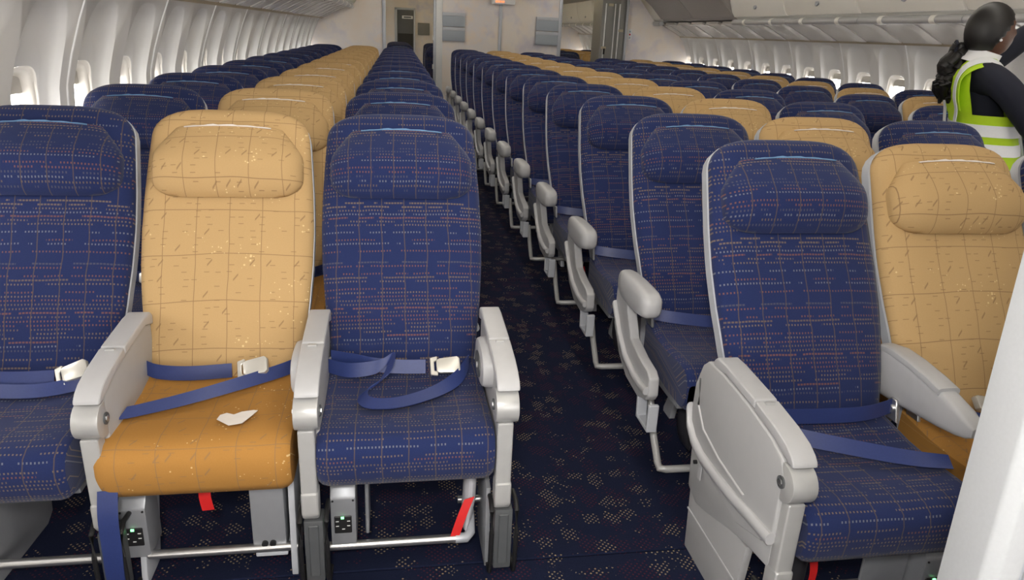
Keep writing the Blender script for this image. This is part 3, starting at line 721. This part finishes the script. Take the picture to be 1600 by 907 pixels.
for c in 'DEF':
    for r in range(13):
        y = 1.615 if r == 0 else 1.519 + PITCH*r
        seats[c, r] = make_seat(c, r, CX[c], y, colour_of(c), '%s fabric %s seat of the centre block, %s row from the front' % (cname(c), POSN[c], ORD[r]), GROUPS['C'], first=r == 0, nobelt=r == 0)
for c in 'HJK':
    for r in range(1, 12):
        y = 1.99 + PITCH*r
        seats[c, r] = make_seat(c, r, CX[c], y, colour_of(c), '%s fabric %s seat of the right block, %s row behind the first' % (cname(c), POSN[c], ORD[r-1]), GROUPS['R'], zsc=.972)
# cabin beyond the partition
for c, x0 in (('B', -.35), ('C', .16), ('D', .90), ('E', 1.42), ('F', 1.94), ('H', 3.15), ('J', 3.67), ('K', 4.19)):
    for r in range(4):
        y = 13.2 + PITCH*r
        if c in 'DEF' and r < 2: continue
        make_seat(c, 9, x0, y, colour_of(c), '%s fabric seat in the cabin beyond the partition, %s, %s row' % (cname(c), {'B': 'left middle', 'C': 'left aisle', 'D': 'centre left', 'E': 'centre middle', 'F': 'centre right', 'H': 'right aisle', 'J': 'right middle', 'K': 'right window'}[c], ORD[r]), GROUPS['N'], nobelt=True)

# ------------------------------------------------------------------ front row, left block
A0, B0, C0, D0, E0, F0 = (seats[c, 0] for c in 'ABCDEF')
arm_box(B0, -.225); arm_box(C0, -.245, pod=True); arm_box(C0, .258, pod=True)
put('armrest', TAPER, A0, (-.268, 0, 0))
def ribs(seat, x0, x1, y, z, r=.0125, mat='steel'):
    put('baggage_bar', tube('baggage_bar', [(x0, y, z), (x1, y, z)], r, mat, 12), seat)
ribs(A0, -.30, .27, -.30, .085); ribs(B0, -.16, .235, -.30, .085); 
bb = put('baggage_bar', tube('baggage_bar', [(-.24, -.30, .075), (.14, -.30, .075)], .0125, 'steel', 12), C0)
put('bar_elbow', tube('bar_elbow', [(.135, -.30, .075), (.165, -.30, .075), (.178, -.285, .08), (.18, -.25, .10), (.18, -.2, .125)], .0145, 'edge', 12), bb)
put('bar_end', tube('bar_end', [(.15, -.19, .125), (.24, -.19, .125)], .011, 'steel', 10), bb)
def outlet(seat, x, y=-.31, w=.034, sock=True):
    b = put('outlet_box', prism('outlet_box', [(y, .085), (y, .235), (y+.03, .275), (y+.10, .275), (y+.10, .085)], x-w, x+w, 'box', .006, 2), seat)
    if sock:
        p = put('socket_panel', box('socket_panel', x-.024, x+.022, y-.004, y+.001, .125, .18, 'black', .002, 1), b)
        put('green_indicator', box('green_indicator', x-.006, x+.002, y-.006, y-.003, .173, .179, 'led', 0), b)
        for dx, dz in ((-.016, .165), (.014, .165), (-.016, .15), (.014, .15), (0, .14)): put('socket_slot', box('socket_slot', x+dx-.004, x+dx+.004, y-.0052, y-.003, dz-.001, dz+.001, 'white', 0), b)
        for dx in (-.027, .027): put('screw', tube('screw', [(x+dx, y+.0, .228), (x+dx, y-.002, .228)], .003, 'black', 8), b)
    for dx in (-.014, .014): put('knob', tube('knob', [(x+dx, y+.035, .283), (x+dx, y+.055, .283)], .008, 'black', 10), b)
    return b
outlet(B0, -.185); outlet(C0, -.172)
put('support_plate', prism('support_plate', [(-.27, .085), (-.27, .28), (-.16, .28), (-.16, .085)], -.115, -.105, 'box', .003, 1), C0)
bx2 = put('electronics_box', prism('electronics_box', [(-.30, .075), (-.30, .285), (-.17, .285), (-.17, .075)], .105, .193, 'box', .006, 2), B0)
for dx in (.137, .158): put('black_screw', tube('black_screw', [(dx, -.30, .10), (dx, -.308, .10)], .0085, 'black', 12), bx2)
put('box_foot', box('box_foot', .11, .195, -.30, -.17, .055, .068, 'shell', .004), bx2)
put('leg', prism('leg', [(-.30, .29), (-.12, .29), (-.2, .02), (-.22, 0), (-.315, 0), (-.318, .03)], .205, .222, 'shell', .003), B0)
put('leg', prism('leg', [(-.28, .23), (-.2, .28), (-.12, .29), (-.2, .02), (-.22, 0), (-.315, 0), (-.318, .03)], -.18, -.165, 'shell', .003), B0)
put('leg', prism('leg', [(-.32, .25), (-.12, .29), (-.16, .02), (-.18, 0), (-.335, 0), (-.34, .03)], .215, .228, 'box', .003), C0)
put('leg', prism('leg', [(-.28, .27), (.05, .29), (.02, .02), (-.02, 0), (-.30, .02)], -.02, -.012, 'box', .003), A0)
# belts of the front row
UPT = (0, -.35, 1)
def strap(name, ctrl, parent, wid=.041, n=6): return put(name, ribbon(name, smooth_pts(ctrl, n), wid, 'belt'), parent)
# B: short half with buckle along the joint, long half lying across the cushion and over the front
b1 = strap('seat_belt', [((-.222, .0, .495), (0, -.1, 1)), ((-.17, -.03, .485), (.1, -.3, 1)), ((-.08, -.04, .482), (0, -.3, 1)), ((.03, -.03, .483), (0, -.3, 1))], B0)
put('buckle', BUCK, b1, (.10, -.055, .512), (-.75, -.25, -.1)); put('buckle_tongue', TONGUE, b1, (.10, -.055, .512), (-.75, -.25, -.1))
b2 = strap('strap', [((.215, -.01, .49), (0, -.3, 1)), ((.16, -.05, .485), (.1, -.7, 1)), ((.05, -.12, .480), (.2, -.8, .8)), ((-.06, -.18, .474), (.2, -1, .6)), ((-.16, -.225, .470), (.3, -1, .5)), ((-.197, -.24, .470), (.3, -1, .4))], b1)
b3 = strap('strap', [((-.205, -.375, .34), (1, .1, 0)), ((-.208, -.39, .27), (1, .1, 0)), ((-.21, -.392, .17), (1, 0, 0)), ((-.215, -.385, .09), (1, -.1, 0)), ((-.212, -.375, .022), (1, -.1, 0))], b1, .046)
# C: loose loop lying on the cushion
c1 = strap('seat_belt', [((-.215, .01, .50), (0, -.1, 1)), ((-.15, -.02, .50), (0, -.2, 1)), ((-.09, -.05, .498), (.1, -.4, 1)), ((-.01, -.055, .492), (0, -.4, 1)), ((.06, -.055, .490), (0, -.4, 1))], C0)
put('strap', ribbon('strap', smooth_pts([((-.222, -.02, .485), (0, -.2, 1)), ((-.16, -.06, .487), (0, -.4, 1)), ((-.08, -.07, .50), (.3, -.5, 1)), ((-.04, -.07, .525), (.6, -.2, 1)), ((-.06, -.12, .49), (.8, -.6, .5)), ((-.115, -.17, .470), (.8, -.9, .4)), ((-.10, -.225, .468), (.3, -1, .25)), ((-.02, -.225, .466), (-.1, -1, .2)), ((.08, -.17, .466), (-.3, -1, .3)), ((.15, -.10, .472), (-.3, -.8, .7)), ((.19, -.03, .49), (0, -.3, 1))], 8), .042, 'belt'), c1)
put('buckle', BUCK, c1, (.125, -.06, .502), (-.75, -.05, 0)); put('buckle_tongue', TONGUE, c1, (.125, -.06, .502), (-.75, -.05, 0))
# A
a1 = strap('seat_belt', [((-.22, -.01, .49), (0, -.3, 1)), ((-.05, -.05, .485), (0, -.5, 1)), ((.09, -.05, .485), (0, -.5, 1))], A0)
put('buckle', BUCK, a1, (.145, -.05, .51), (-.75, -.35, .1)); put('buckle_tongue', TONGUE, a1, (.145, -.05, .51), (-.75, -.35, .1))
strap('strap', [((-.2, -.06, .47), (0, -.7, 1)), ((.05, -.09, .465), (0, -1, .6)), ((.2, -.05, .48), (0, -.5, 1))], a1)
for s in (A0, B0, C0, D0, E0, F0):
    bq = [c for c in s.children if c.name.startswith('seat_belt')]
    for x in (-.226, .226):
        an = put('belt_anchor', ANCH, s, (x, .0, .012)); put('bolt', BOLT, an, (0, 0, .487))
# paper scrap on the gold cushion
pts = [(-.052, .0), (-.046, .022), (-.03, .03), (-.012, .018), (.006, .03), (.036, .034), (.046, .03), (.03, .0), (.012, -.03), (-.02, -.036), (-.034, -.02)]
tag(put('paper_scrap', prism('paper_scrap', pts, 0, .0015, 'paper', 0, 1, 'z'), None, (CX['B']+.088, 2.02-.262, .4645), (0, 0, .1)), 'torn white paper scrap lying on the front gold seat', 'paper')
# things stowed below
def loose_vest(x, y, label, mesh, tabs, rot=0):
    v = tag(put('life_vest_pouch', mesh, None, (x, y, 0), (0, 0, rot)), label, 'life vest')
    for t in tabs: put('pull_tab', t, v)
    return v
PV1 = loft('pouch', [[Vector((.012*math.sin(k*2.2) + a*w, d, .09 + .19*k)) for a, d in superell(.017, .035, 14, 2.2)] for k, w in ((0, .4), (.15, .9), (.5, 1.1), (.8, 1.1), (1, .8))], 'pouch')
RT1 = ribbon('pull_tab', smooth_pts([((.008, -.036, .20), (1, 0, .3)), ((-.012, -.045, .15), (1, 0, .3)), ((-.035, -.05, .075), (1, 0, .35))]), .030, 'red')
loose_vest(CX['C']+.165, 2.02-.255, 'white life vest pouch with red pull tab under the front navy aisle seat', PV1, [RT1])
PV2 = loft('pouch', [[Vector((-.13 + .26*k, d*w, .285 + b*w)) for d, b in superell(.04, .012, 14, 2.2)] for k, w in ((0, .2), (.1, .8), (.5, 1), (.9, .9), (1, .5))], 'flesh')
RT2 = ribbon('pull_tab', smooth_pts([((-.01, -.06, .30), (1, 0, 0)), ((-.012, -.065, .25), (1, 0, 0)), ((-.008, -.06, .205), (1, .1, 0))]), .030, 'red')
loose_vest(CX['B']+.005, 2.02-.225, 'pale packet with hanging red pull tab under the front gold seat', PV2, [RT2])
for r in range(0, 4):
    y = (1.615 if r == 0 else 1.519 + PITCH*r)
    loose_vest(CX['D']-.13, y, 'dark life vest pouch with red tab under the centre block left aisle seat, %s row' % ORD[r], VEST, [REDTAB])

# ------------------------------------------------------------------ front row, centre block
# aisle arm: deep tray housing reaching the floor
AX = -.272
ah = arm_box(D0, AX + .012)
HOUS = [(.155, .40), (.15, .52), (.12, .59), (.09, .615), (0, .618), (-.15, .608), (-.27, .59), (-.325, .57), (-.345, .54), (-.345, .37), (-.30, .33), (-.18, .29), (-.02, .31), (.10, .36)]
hs = put('tray_housing', prism('tray_housing', HOUS, AX-.022, AX+.02, 'armside', .008, 3), D0)
put('housing_rail', loft('housing_rail', [[Vector((AX-.024 + a, y, z + b)) for a, b in superell(.013, .016, 10, 2.4)] for y, z in ((.155, .49), (.155, .44), (.14, .39), (.10, .36), (.04, .345), (-.06, .345), (-.16, .35), (-.26, .362), (-.345, .37))], 'arm'), D0)
put('lower_skirt', prism('lower_skirt', [(.14, .40), (.12, .20), (.06, .18), (-.02, .20), (-.15, .245), (-.25, .27), (-.34, .285), (-.34, .36), (-.1, .34), (.05, .35)], AX-.016, AX+.016, 'armside', .006, 2), D0)
lg = put('leg_panel', prism('leg_panel', [(.12, .26), (.10, .0), (-.20, 0), (-.23, .255), (-.12, .24), (-.02, .205), (.06, .19)], AX-.010, AX+.012, 'armside', .004, 2), D0)
put('leg_seam', box('leg_seam', AX-.013, AX-.009, -.20, .11, .125, .131, 'arm', .001, 1), lg)
put('switch_recess', box('switch_recess', AX-.0245, AX-.021, .035, .055, .27, .315, 'arm', .001, 1), D0)
put('recess_screw', tube('recess_screw', [(AX-.025, .085, .30), (AX-.016, .085, .30)], .006, 'black', 8), D0)
put('emboss_line', tube('emboss_line', [(AX-.0225, .12, .55), (AX-.0225, .11, .47), (AX-.0225, .06, .42), (AX-.0225, -.05, .395), (AX-.0225, -.2, .385)], .004, 'arm', 8), D0)
for s in (E0, F0):
    a = put('armrest', TAPER, s, (-.262, .03, 0)); put('arm_cap', TAPERCAP, a); put('arm_stay', STAY, a)
d1 = strap('seat_belt', [((.22, -.0, .497), (0, -.2, 1)), ((.12, -.03, .495), (0, -.25, 1)), ((0, -.03, .492), (0, -.3, 1)), ((-.2, -.02, .492), (0, -.3, 1))], D0)
strap('strap', [((-.225, -.05, .503), (.1, -.6, 1)), ((-.15, -.11, .492), (.2, -.7, 1)), ((0, -.18, .484), (.2, -.9, .8)), ((.12, -.225, .478), (.2, -1, .6)), ((.215, -.245, .474), (.2, -1, .35))], d1)
e1 = strap('seat_belt', [((-.20, -.0, .50), (0, -.2, 1)), ((-.12, -.05, .49), (0, -.4, 1)), ((-.02, -.10, .475), (0, -.8, .7)), ((.10, -.12, .47), (0, -1, .5)), ((.22, -.10, .475), (0, -1, .5))], E0)
put('buckle', BUCK, e1, (-.03, -.02, .51), (-.8, .3, .2))
outlet(D0, .205, -.30)
put('perforated_panel', box('perforated_panel', .04, .165, -.25, -.24, .05, .285, 'box', .004), D0)
ribs(D0, -.2, .27, -.20, .085); ribs(E0, -.26, .27, -.30, .085)
for s in (E0, F0): put('leg', LEGP, s, (.16, 0, 0)); put('leg', LEGR, s, (.16, 0, 0))

# ------------------------------------------------------------------ person in the right aisle
PX, PY, PROT = 2.69, 3.20, math.radians(-28)
person = tag(put('person', None, None, (PX, PY, 0), (0, 0, PROT)), 'person with black ponytail in lime safety vest reaching towards the right lockers', 'person')
def skinned(name, verts, edges, radii, mat, parent, root=0, sub=2, remesh=0):
    me = bpy.data.meshes.new(name); me.from_pydata(verts, edges, []); o = bpy.data.objects.new(name, me); COL.objects.link(o)
    sk = o.modifiers.new('skin', 'SKIN'); sk.use_smooth_shade = True
    for i, r in enumerate(radii):
        v = me.skin_vertices[0].data[i]; v.radius = r if isinstance(r, tuple) else (r, r); v.use_root = (i == root)
    o.modifiers.new('sub', 'SUBSURF').levels = sub
    o.modifiers['sub'].render_levels = sub
    if remesh: rm = o.modifiers.new('rm', 'REMESH'); rm.mode = 'VOXEL'; rm.voxel_size = remesh; rm.use_smooth_shade = True
    dg = bpy.context.evaluated_depsgraph_get(); nm = bpy.data.meshes.new_from_object(o.evaluated_get(dg)); bpy.data.objects.remove(o)
    nm.materials.clear(); nm.materials.append(M[mat]); nm.shade_smooth(); return put(name, nm, parent)
# local frame: +x forward (towards the right wall), +y her left, z up
HC = Vector((.045, -.005, 1.535))
def head_pts():
    V = []; Fc = []; nu, nv = 28, 20
    for j in range(nv+1):
        ph = math.pi*j/nv; z = -math.cos(ph)
        for i in range(nu):
            th = 2*math.pi*i/nu; c, s = math.cos(th), math.sin(th); r = math.sin(ph)
            x = .094*r*c; y = .073*r*s; zz = .112*z
            if z < -.1:
                k = min(1, (-z-.1)/.9); x = x*(1-.25*k) + .030*k*r; y *= 1-.28*k
            if c > .5:
                f = (c-.5)/.5
                nose = math.exp(-((zz+.012)/.020)**2)*math.exp(-(s/.17)**2); x += .021*nose*r
                x += .007*math.exp(-((zz+.050)/.012)**2)*math.exp(-(s/.3)**2)      # lips
                x -= .008*math.exp(-((zz-.012)/.013)**2)*math.exp(-((abs(s)-.38)/.18)**2)   # eye sockets
                x += .007*math.exp(-((zz-.036)/.014)**2)*f
                x += .008*math.exp(-((zz+.090)/.016)**2)*math.exp(-(s/.4)**2)
            V.append((x, y, zz))
    for j in range(nv):
        for i in range(nu): Fc.append((j*nu+i, j*nu+(i+1) % nu, (j+1)*nu+(i+1) % nu, (j+1)*nu+i))
    return V, Fc
TILT = Matrix.Rotation(math.radians(17), 3, 'Z') @ Matrix.Rotation(math.radians(-8), 3, 'Y')
# one continuous body: skeleton skin merged with the head
bverts = [(0, 0, .90), (0, 0, 1.02), (.005, 0, 1.18), (.0, 0, 1.32), (.008, 0, 1.40), (.025, 0, 1.46), (.035, 0, 1.50),
          (0, .085, .86), (.01, .09, .48), (-.01, .09, .09), (.10, .10, .045),
          (0, -.085, .86), (.01, -.09, .48), (-.01, -.09, .09), (.10, -.10, .045),
          (0, .15, 1.345), (.13, .185, 1.43), (.30, .16, 1.60),
          (.05, -.15, 1.33), (.20, -.205, 1.115), (.355, -.135, 1.335)]
bedges = [(0, 1), (1, 2), (2, 3), (3, 4), (4, 5), (5, 6), (0, 7), (7, 8), (8, 9), (9, 10), (0, 11), (11, 12), (12, 13), (13, 14), (3, 15), (15, 16), (16, 17), (3, 18), (18, 19), (19, 20)]
brad = [(.10, .085), (.09, .07), (.09, .07), (.06, .05), (.055, .05), (.046, .048), (.045, .05), .075, .05, .036, .032, .075, .05, .036, .032, .042, .036, .028, .038, .036, .028]
# hands with five fingers
def hand(w, d, up, curl):
    i0 = len(bverts); w = Vector(w); d = Vector(d).normalized(); up = Vector(up); side = d.cross(up).normalized()
    bverts.append(tuple(w + d*.075)); brad.append((.028, .016)); return i0, w, d, up, side
def add_hand(wi, d, up, sgn):
    w = Vector(bverts[wi]); d = Vector(d).normalized(); up = Vector(up).normalized(); side = d.cross(up).normalized()*sgn
    pm = len(bverts); bverts.append(tuple(w + d*.055)); brad.append((.026, .020)); bedges.append((wi, pm))
    for k, (o, L) in enumerate(((-.028, .062), (-.010, .076), (.010, .080), (.029, .070))):
        a = len(bverts)
        bverts.append(tuple(w + d*.095 + side*o)); brad.append(.0095); bedges.append((pm, a))
        bverts.append(tuple(w + d*(.095 + L*.5) + side*o*1.15 - up*.010)); brad.append(.0085); bedges.append((a, a+1))
        bverts.append(tuple(w + d*(.095 + L*.9) + side*o*1.2 - up*.032)); brad.append(.0075); bedges.append((a+1, a+2))
    a = len(bverts)
    bverts.append(tuple(w + d*.055 + side*.045 - up*.012)); brad.append(.011); bedges.append((pm, a))
    bverts.append(tuple(w + d*.095 + side*.060 - up*.022)); brad.append(.009); bedges.append((a, a+1))
add_hand(17, (.5, -.1, .85), (-.8, 0, .5), 1); add_hand(20, (.5, .2, .85), (-.8, 0, .5), 1)
bm = bmesh.new()
def limb(p, q, r0, r1):
    p, q = Vector(p), Vector(q); d, sd, up = frame_of(p, q); n = 14; rings = []
    stations = [(-.96, .28), (-.7, .71), (-.35, .94)]
    prof = [(p + d*r0*a, r0*b) for a, b in stations] + [(p, r0), (q, r1)] + [(q - d*r1*a, r1*b) for a, b in stations[::-1]]
    for c, r in prof: rings.append([bm.verts.new(c + sd*r*math.cos(t) + up*r*math.sin(t)) for t in [2*math.pi*k/n for k in range(n)]])
    for a, b in zip(rings, rings[1:]):
        for k in range(n): bm.faces.new((a[k], a[(k+1) % n], b[(k+1) % n], b[k]))
    bm.faces.new(rings[0][::-1]); bm.faces.new(rings[-1])
RAD = [r if isinstance(r, float) else (r[0]+r[1])/2 for r in brad]
for a, b in bedges: limb(bverts[a], bverts[b], RAD[a], RAD[b])
hv, hf = head_pts(); vs = [bm.verts.new(HC + TILT @ Vector(v)) for v in hv]
for f in hf:
    try: bm.faces.new([vs[i] for i in f])
    except ValueError: pass
for sy in (-1, 1):                           # ears
    for L in range(1):
        ev = []
        for d, sc in ((-.004, .9), (.008, 1), (.014, .75)):
            ev.append([bm.verts.new(HC + TILT @ Vector((-.006 + .017*sc*math.cos(t), sy*(.066 + d), .002 + .030*sc*math.sin(t)))) for t in [2*math.pi*k/12 for k in range(12)]])
        for a, b in zip(ev, ev[1:]):
            for k in range(12): bm.faces.new((a[k], a[(k+1) % 12], b[(k+1) % 12], b[k]))
        bm.faces.new(ev[0]); bm.faces.new(ev[-1])
bmesh.ops.remove_doubles(bm, verts=vs, dist=.0005); bmesh.ops.recalc_face_normals(bm, faces=bm.faces)
tmp = bpy.data.meshes.new('body'); bm.to_mesh(tmp); bm.free()
to = bpy.data.objects.new('tmp_body', tmp); COL.objects.link(to); rm = to.modifiers.new('rm', 'REMESH'); rm.mode = 'VOXEL'; rm.voxel_size = .005
sm = to.modifiers.new('sm', 'SMOOTH'); sm.iterations = 3; sm.factor = .5
dg = bpy.context.evaluated_depsgraph_get(); fin = bpy.data.meshes.new_from_object(to.evaluated_get(dg)); bpy.data.objects.remove(to)
bmI = bmesh.new(); bmI.from_mesh(fin); seen = set(); isl = []
for v0 in bmI.verts:
    if v0 in seen: continue
    st = [v0]; comp = []; seen.add(v0)
    while st:
        v = st.pop(); comp.append(v)
        for e in v.link_edges:
            q = e.other_vert(v)
            if q not in seen: seen.add(q); st.append(q)
    isl.append(comp)
isl.sort(key=len)
for c in isl[:-1]: bmesh.ops.delete(bmI, geom=c, context='VERTS')
bmI.to_mesh(fin); bmI.free()
fin.materials.clear(); fin.materials.append(M['skin']); fin.shade_smooth(); put('body', fin, person)
# eyes
for sy in (-1, 1):
    bmE = bmesh.new(); bmesh.ops.create_uvsphere(bmE, u_segments=12, v_segments=8, radius=.011)
    put('eye', from_bm('eye', bmE, 'shirt'), person, HC + TILT @ Vector((.074, sy*.030, .012)))
    bmE = bmesh.new(); bmesh.ops.create_uvsphere(bmE, u_segments=12, v_segments=8, radius=.006)
    put('earring', from_bm('earring', bmE, 'shirt'), person, HC + TILT @ Vector((-.006, sy*.084, -.034)))
# hair cap and ponytail
def hair_cap():
    V = []; Fc = []; nu, nv = 32, 18
    for j in range(nv+1):
        ph = math.pi*j/nv; z = math.cos(ph)
        for i in range(nu):
            th = 2*math.pi*i/nu; c, s = math.cos(th), math.sin(th); r = math.sin(ph)
            low = -.075 if c < -.2 else (-.075 + (c+.2)*.13 if c < .35 else -.003 + (c-.35)*.13)   # hairline height by direction
            zz = .128*z + .004; k = 1.0
            if zz < low: zz = low - (low-zz)*.08; k = .86
            x = (.110*r*c)*k - .010; y = .087*r*s*k
            if c > .45 and zz < .078: x = min(x, .075)
            V.append(tuple(HC + TILT @ Vector((x, y, zz))))
    for j in range(nv):
        for i in range(nu): Fc.append((j*nu+i, j*nu+(i+1) % nu, (j+1)*nu+(i+1) % nu, (j+1)*nu+i))
    return mk('hair', V, Fc, 'hair')
hr = put('hair', hair_cap(), person)
put('hair_tie', tube('hair_tie', [(-.090 + .0*k, .028*math.cos(t), 1.463 + .028*math.sin(t)) for k, t in enumerate([2*math.pi*q/14 for q in range(14)])], .007, 'navy', 6, True), hr)
rh = random.Random(3)
for q in range(16):                           # wavy locks of the ponytail
    a = rh.uniform(0, 6.28); rad = rh.uniform(.0, .034); pts = []; rr = []
    L = rh.uniform(.20, .27); ph = rh.uniform(0, 6)
    for k in range(13):
        t = k/12; sp = (.25 + 1.0*math.sin(min(1, t*1.35)*math.pi*.62))
        pts.append((-.070 - .022*math.sin(min(1, t*1.6)*math.pi/2) + rad*sp*math.cos(a) + .009*math.sin(t*15+ph), .012 + rad*sp*math.sin(a)*1.2 + .009*math.cos(t*14+ph), 1.475 - L*t))
        rr.append(.025*(1-.15*abs(t-.5)*2)*(1 if t < .85 else 1-(t-.85)*4.5))
    put('ponytail_lock', tube('ponytail_lock', pts, rr, 'hair', 8), hr)
# clothes
skinned('sweater', [(.02, 0, .93), (.025, 0, 1.03), (.03, 0, 1.18), (.02, 0, 1.315), (.015, 0, 1.385)], [(0, 1), (1, 2), (2, 3), (3, 4)], [(.135, .108), (.13, .10), (.13, .10), (.112, .09), (.064, .058)], 'navy', person)
def sleeve(pts, rad):
    c = smooth_pts([(p, (r, 0, 0)) for p, r in zip(pts, rad)], 5)
    put('sleeve', tube('sleeve', [p for p, r in c], [r[0] for p, r in c], 'navy', 16), person)
sleeve([(.015, -.04, 1.325), (.05, -.14, 1.33), (.10, -.195, 1.28), (.15, -.21, 1.19), (.20, -.205, 1.115), (.25, -.19, 1.14), (.30, -.165, 1.22), (.345, -.14, 1.315)], [.080, .072, .068, .060, .055, .053, .047, .040])
sleeve([(.015, .08, 1.345), (.03, .15, 1.345), (.08, .18, 1.385), (.14, .185, 1.44), (.21, .175, 1.51), (.285, .162, 1.585)], [.06, .075, .07, .062, .054, .042])
skinned('trousers', [(0, 0, .93), (0, .085, .86), (.01, .09, .48), (-.01, .09, .06), (0, -.085, .86), (.01, -.09, .48), (-.01, -.09, .06)], [(0, 1), (1, 2), (2, 3), (0, 4), (4, 5), (5, 6)], [(.14, .115), .1, .07, .06, .1, .07, .06], 'navy', person)
for sy in (-1, 1): put('shoe', loft('shoe', [[Vector((x, sy*.095 + a, .035*h + b*h)) for a, b in superell(.042*w_, .035, 16, 2.6)] for x, w_, h in ((-.07, .6, .9), (-.05, .95, 1.4), (.02, .95, 1.2), (.10, 1.05, .85), (.15, .95, .7), (.175, .5, .5))], 'black'), person)
def torso_r(z): return lerp_tab([(.80, .128), (.90, .132), (1.0, .126), (1.1, .124), (1.2, .128), (1.28, .126), (1.335, .11), (1.375, .085), (1.40, .062)], z), lerp_tab([(.80, .185), (.90, .195), (1.0, .185), (1.1, .185), (1.2, .195), (1.28, .195), (1.335, .178), (1.375, .11), (1.40, .07)], z)
def vest_ring(z, add, n=36):
    a, b = torso_r(z); return [Vector((x - .004, y, z)) for x, y in superell(a+add, b+add, n, 2.5)]
def vest_shell(name, zs, add, th, mat, parent, a0=0.0, a1=2*math.pi, n=36):
    """open band between angles a0..a1 (measured from her front), with thickness"""
    full = a1-a0 > 6.28; V = []; Fc = []; m = n if full else n+1
    for lay in (add+th, add):
        for z in zs:
            a, b = torso_r(z)
            for k in range(m):
                t = a0 + (a1-a0)*k/n; c, s = math.cos(t), math.sin(t)
                V.append(((a+lay)*math.copysign(abs(c)**.8, c) + .03 + .004*math.sin(9*t+z*23), (b+lay)*math.copysign(abs(s)**.8, s), z))
    R = len(zs); A = R*m
    for j in range(R-1):
        for k in range(n):
            k2 = (k+1) % m; Fc.append((j*m+k, j*m+k2, (j+1)*m+k2, (j+1)*m+k)); Fc.append((A+j*m+k2, A+j*m+k, A+(j+1)*m+k, A+(j+1)*m+k2))
    for k in range(n):
        k2 = (k+1) % m; Fc.append((k, A+k, A+k2, k2)); j = (R-1)*m; Fc.append((j+k2, A+j+k2, A+j+k, j+k))
    return put(name, mk(name, V, Fc, mat, sharp=60), parent)
# vest body below the arms, then front and back yokes over the shoulders
vs_ = vest_shell('vest', [.80, .85, .9, .95, 1.0, 1.05, 1.1, 1.14, 1.175], .006, .003, 'lime', person)
YA = 1.02
for nm, c0 in (('vest_back', math.pi), ('vest_front', 0)):
    vest_shell(nm, [1.172, 1.2, 1.24, 1.28, 1.31, 1.335, 1.355, 1.372], .008, .003, 'lime', vs_, c0-YA, c0+YA, 20)
for sy in (-1, 1):
    # shoulder yoke strap of lime cloth and its reflective tape
    arc = [((-.150, sy*.125, 1.19), (0, 1, 0)), ((-.155, sy*.122, 1.25), (0, 1, 0)), ((-.135, sy*.112, 1.325), (0, 1, 0)), ((-.08, sy*.105, 1.385), (0, 1, -.35*sy)), ((0, sy*.105, 1.408), (0, 1, -.4*sy)), ((.08, sy*.11, 1.38), (0, 1, -.35*sy)), ((.135, sy*.115, 1.30), (0, 1, 0)), ((.155, sy*.12, 1.2), (0, 1, 0))]
    arc = [((p[0]*.84 + .03, p[1], p[2]), d) for p, d in arc]
    put('shoulder_yoke', ribbon('shoulder_yoke', smooth_pts(arc), .125, 'lime', .003), vs_)
    arc2 = [((Vector(p) + (Vector(p) - Vector((.03, Vector(p).y, 1.22))).normalized()*.006), d) for p, d in arc]
    arc2 = [((-.112, sy*.105, 1.03), (0, 1, 0)), ((-.112, sy*.108, 1.11), (0, 1, 0))] + arc2
    put('reflective_strip', ribbon('reflective_strip', smooth_pts(arc2), .056, 'reflect', .003), vs_)
for z0 in (1.082, .998):
    vest_shell('reflective_band', [z0, z0+.02, z0+.04, z0+.052], .0105, .003, 'reflect', vs_)
# white collar
put('collar', loft('collar', [[Vector((.010 + .03*k + x, y, 1.395 + .055*k - .018*(x/.07))) for x, y in superell(.078-.012*k, .074-.012*k, 24, 2.2)] for k in (0, .3, .7, 1)] + [[Vector((.010 + .03*k + x, y, 1.395 + .055*k - .018*(x/.07))) for x, y in superell(.072-.012*k, .068-.012*k, 24, 2.2)] for k in (1, .5, 0)], 'shirt', False), person)

# she leans back a little to look up: the torso slants from the neck down
done = set()
for o in [c for c in person.children_recursive if c.type == 'MESH']:
    if o.data.name in done: continue
    done.add(o.data.name)
    if o.name.startswith(('eye', 'earring', 'hair', 'ponytail')): continue
    for v in o.data.vertices:
        z = v.co.z
        if z < 1.38: v.co.x += .26*(1.38 - max(z, .85))
